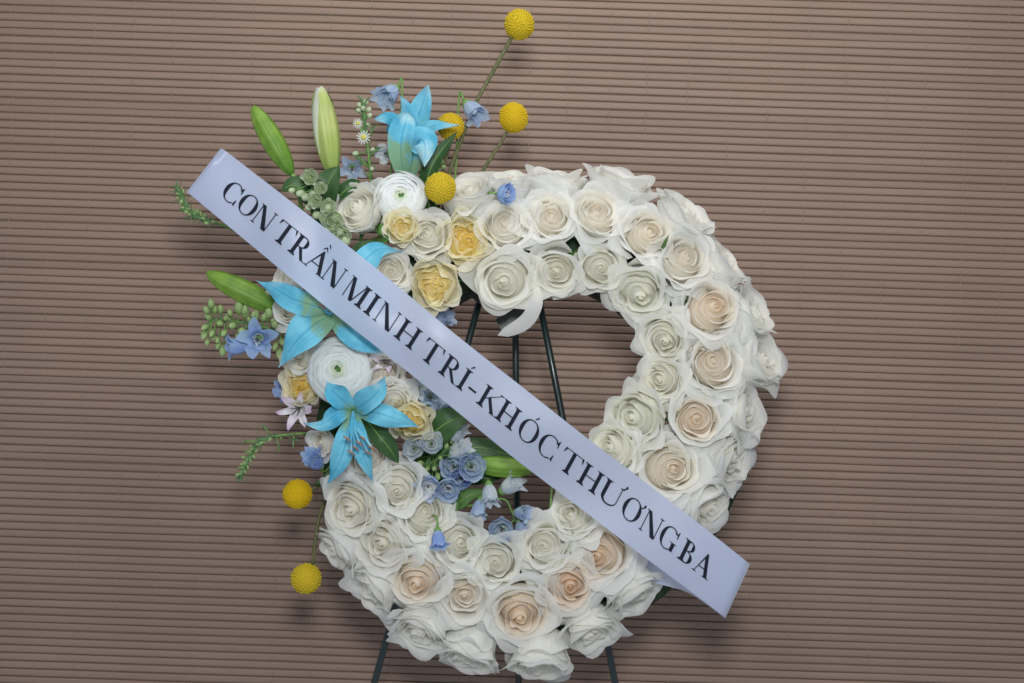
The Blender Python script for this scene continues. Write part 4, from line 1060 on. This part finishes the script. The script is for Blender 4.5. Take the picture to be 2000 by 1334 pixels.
def g_R(w):
    x = SF; s = x + ST; rx = w * .37; my = CAP * .73; ry = CAP * .27
    out = G_stem(x) + [G_rect(s - .5, CAP - HL, s + rx * .35, CAP), G_rect(s - .5, CAP * .46, s + rx * .4, CAP * .46 + HL)]
    out += G_arc(s + rx * .25, my, rx * .95, ry, -90, 90, ST * .95, HL, 22)
    out += [[(s + rx * .15, CAP * .475), (s + rx * .15 + ST * 1.05, CAP * .475), (w - 4, 2.0), (w + 1.2, 1.0), (w + 1.2, 0), (w - 9.8, 0)]]
    return out
def g_A(w):
    ax = w * .47
    return [[(ax - 1.2, CAP + .8), (ax + 1.8, CAP + .8), (w - 4.2, 0), (w - 4.2 - ST * 1.08, 0), (ax - 2.6, CAP * .80)], [(ax - 1.2, CAP + .8), (ax + .3, CAP - 4), (5.4, 0), (3.8, 0)],
            G_rect(w * .22, CAP * .31, w * .70, CAP * .31 + HL), G_smallserif(4.8, 0, 1), G_smallserif(w - 8.2, 0, 1, 7.6, 7.6)]
def g_M(w):
    x0, x1 = 5.2, w - SF - ST
    return [G_rect(x0 - HL / 2, 0, x0 + HL / 2, CAP - 1), [(x0 - 4.6, CAP), (x0 - 4.6, CAP - 1.2), (x0 - .6, CAP - 2), (w * .47 - 5, -.4), (w * .47 + 1.5, -.4), (w * .47 + 2, 4.5), (x0 + 6, CAP)], [(w * .47 - .8, -.4), (w * .47 + 1.4, -.4), (x1 + 2, CAP), (x1 - .4, CAP)]] + G_stem(x1)
def g_K(w):
    x = SF; s = x + ST
    return G_stem(x) + [[(s - .4, CAP * .40), (s - .4, CAP * .40 + 2.2), (w - 5.6, CAP - 1), (w - 3.6, CAP - 1)], G_smallserif(w - 5, CAP, -1), [(s + 4.4, CAP * .52), (s + 8.2, CAP * .66), (w - 2.5, 1.3), (w + 2.4, 1.1), (w + 2.4, 0), (w - 13, 0), (w - 13, 1.1), (w - 11.8, 1.6)]]
def g_U(w):
    x1 = w - 6.2; cy = CAP * .30; x = SF
    return G_stem(x, cy, CAP, foot=False) + [G_rect(x1 - HL / 2, cy, x1 + HL / 2, CAP), G_smallserif(x1, CAP, -1)] + u_bowl(x, x1, cy)
def u_bowl(x0, x1, cy):
    q = []; n = 26
    for i in range(n + 1):
        a = pi + pi * i / n; k = i / n
        cx, rx = (x0 + x1 + HL / 2) / 2, (x1 + HL / 2 - x0) / 2
        w = lerp(ST, HL, min(1, k * 1.25)) if k < .8 else HL
        q.append(((cx + rx * cos(a), cy + (cy + .6) * sin(a)), (cx + (rx - w) * cos(a) * 1.0, cy + (cy + .6 - lerp(HL + 1.4, HL, k)) * sin(a))))
    return [[q[i][0], q[i + 1][0], q[i + 1][1], q[i][1]] for i in range(n)]
def g_G(w):
    cx, rx = w * .50, w * .50
    sx = w - ST - 2.2
    return G_arc(cx, CAP / 2, rx, CAP / 2 + .7, 40, 180, ST, HL) + G_arc(cx, CAP / 2, rx, CAP / 2 + .7, 180, 300, ST, HL) + \
        [[(w - 5.5, CAP * .90), (w - 2.0, CAP + 1.0), (w - 1.5, CAP * .66), (w - 3.2, CAP * .66)]] + [G_rect(sx, 1.2, sx + ST, CAP * .42), G_rect(sx - 4.2, CAP * .42 - 1.4, sx + ST + 3.2, CAP * .42)]
def g_B(w):
    x = SF; s = x + ST; r1, r2 = w * .36, w * .42
    out = G_stem(x) + [G_rect(s - .5, CAP - HL, s + r1 * .4, CAP), G_rect(s - .5, CAP * .53 - HL / 2, s + r1 * .4, CAP * .53 + HL / 2), G_rect(s - .5, 0, s + r2 * .4, HL)]
    out += G_arc(s + r1 * .2, CAP * .765, r1 * .95, CAP * .235, -90, 90, ST * .9, HL, 20) + G_arc(s + r2 * .2, CAP * .265, r2, CAP * .265, -90, 90, ST, HL, 20)
    return out
def g_hyphen(w): return [G_rect(0, CAP * .30, w, CAP * .30 + 3.8)]
def acute(x): return [[(x - 1.6, CAP + 3.2), (x + .2, CAP + 3.2), (x + 6.6, CAP + 8.6), (x + 3.4, CAP + 10.4)]]
def circ_grave(x):
    y = CAP + 2.6
    return [[(x - 6.2, y), (x - 4.6, y), (x + .2, y + 4.4), (x + .2, y + 7.2), (x - 1, y + 7.2)], [(x + 6.6, y), (x + 5, y), (x + .2, y + 4.4), (x + .2, y + 7.2), (x + 1.2, y + 7.2)],
            [(x + 5.5, y + 7.5), (x + 7.2, y + 7.5), (x + 3.0, y + 14.5), (x + .2, y + 13.2)]]
def horn(x, y):
    out = []; n = 12; pts = []
    for i in range(n + 1):
        k = i / n; pts.append((x + 8.0 * k - 0.8 * sin(pi * k), y + 0.5 + 6.0 * k ** 1.7, .8 + 1.2 * k))
    for a, b in zip(pts, pts[1:]): out.append([(a[0], a[1] - a[2]), (b[0], b[1] - b[2]), (b[0], b[1] + b[2]), (a[0], a[1] + a[2])])
    cx, cy = x + 6.6, y + 7.2
    out.append([(cx + 2.4 * cos(i * pi / 6), cy + 2.4 * sin(i * pi / 6)) for i in range(12)])
    return out
E0 = 524.0; ELEN = 1316.0
TEXT = [('C', g_C, 572, 606), ('O', g_O, 610, 647), ('N', g_N, 648, 688), ('T', g_T, 698, 740), ('R', g_R, 742, 782), ('A^', g_A, 782, 829), ('N', g_N, 824, 864),
        ('M', g_M, 875, 925), ('I', g_I, 929, 949), ('N', g_N, 954, 999), ('H', g_H, 1006, 1052), ('T', g_T, 1066, 1110), ('R', g_R, 1117, 1160), ("I'", g_I, 1160, 1180), ('-', g_hyphen, 1185, 1204),
        ('K', g_K, 1213, 1258), ('H', g_H, 1259, 1303), ("O'", g_O, 1312, 1354), ('C', g_C, 1361, 1400), ('T', g_T, 1412, 1458), ('H', g_H, 1461, 1507), ('U+', g_U, 1511, 1557), ('O+', g_O, 1565, 1605),
        ('N', g_N, 1612, 1654), ('G', g_G, 1657, 1695), ('B', g_B, 1707, 1741), ('A', g_A, 1743, 1783)]
for n, (ch, fn, e0, e1) in enumerate(TEXT):
    w = e1 - e0; polys = fn(w)
    if ch == "I'": polys = polys + acute(w / 2 + 1)
    if ch == "O'": polys = polys + acute(w / 2 + 1)
    if ch == 'A^': polys = polys + circ_grave(w * .47)
    if ch == 'U+': polys = polys + horn(w - 6.2, CAP - 1)
    if ch == 'O+': polys = polys + horn(w - 5, CAP * .80)
    bm = bmesh.new()
    for i, pl in enumerate(polys):
        try: bm.faces.new([bm.verts.new((x, y, i % 7)) for x, y in pl])
        except ValueError: pass
    bmesh.ops.triangulate(bm, faces=bm.faces[:])
    for ax_, lim in ((0, w + 12), (1, CAP + 16)):
        c = -6.0
        while c < lim:
            bmesh.ops.bisect_plane(bm, geom=bm.verts[:] + bm.edges[:] + bm.faces[:], plane_co=(c, c, 0), plane_no=(1 - ax_, ax_, 0)); c += 6.0
    for vt in bm.verts:
        x, y, i = vt.co
        vt.co = rib((e0 + x - E0) / ELEN, 0.5 - (y - CAP / 2) / 108.0, -0.0007 - 0.000004 * i) - ro
    me = bpy.data.meshes.new('letter'); bm.to_mesh(me); bm.free()
    obj('letter', me, M['ink'], rb)
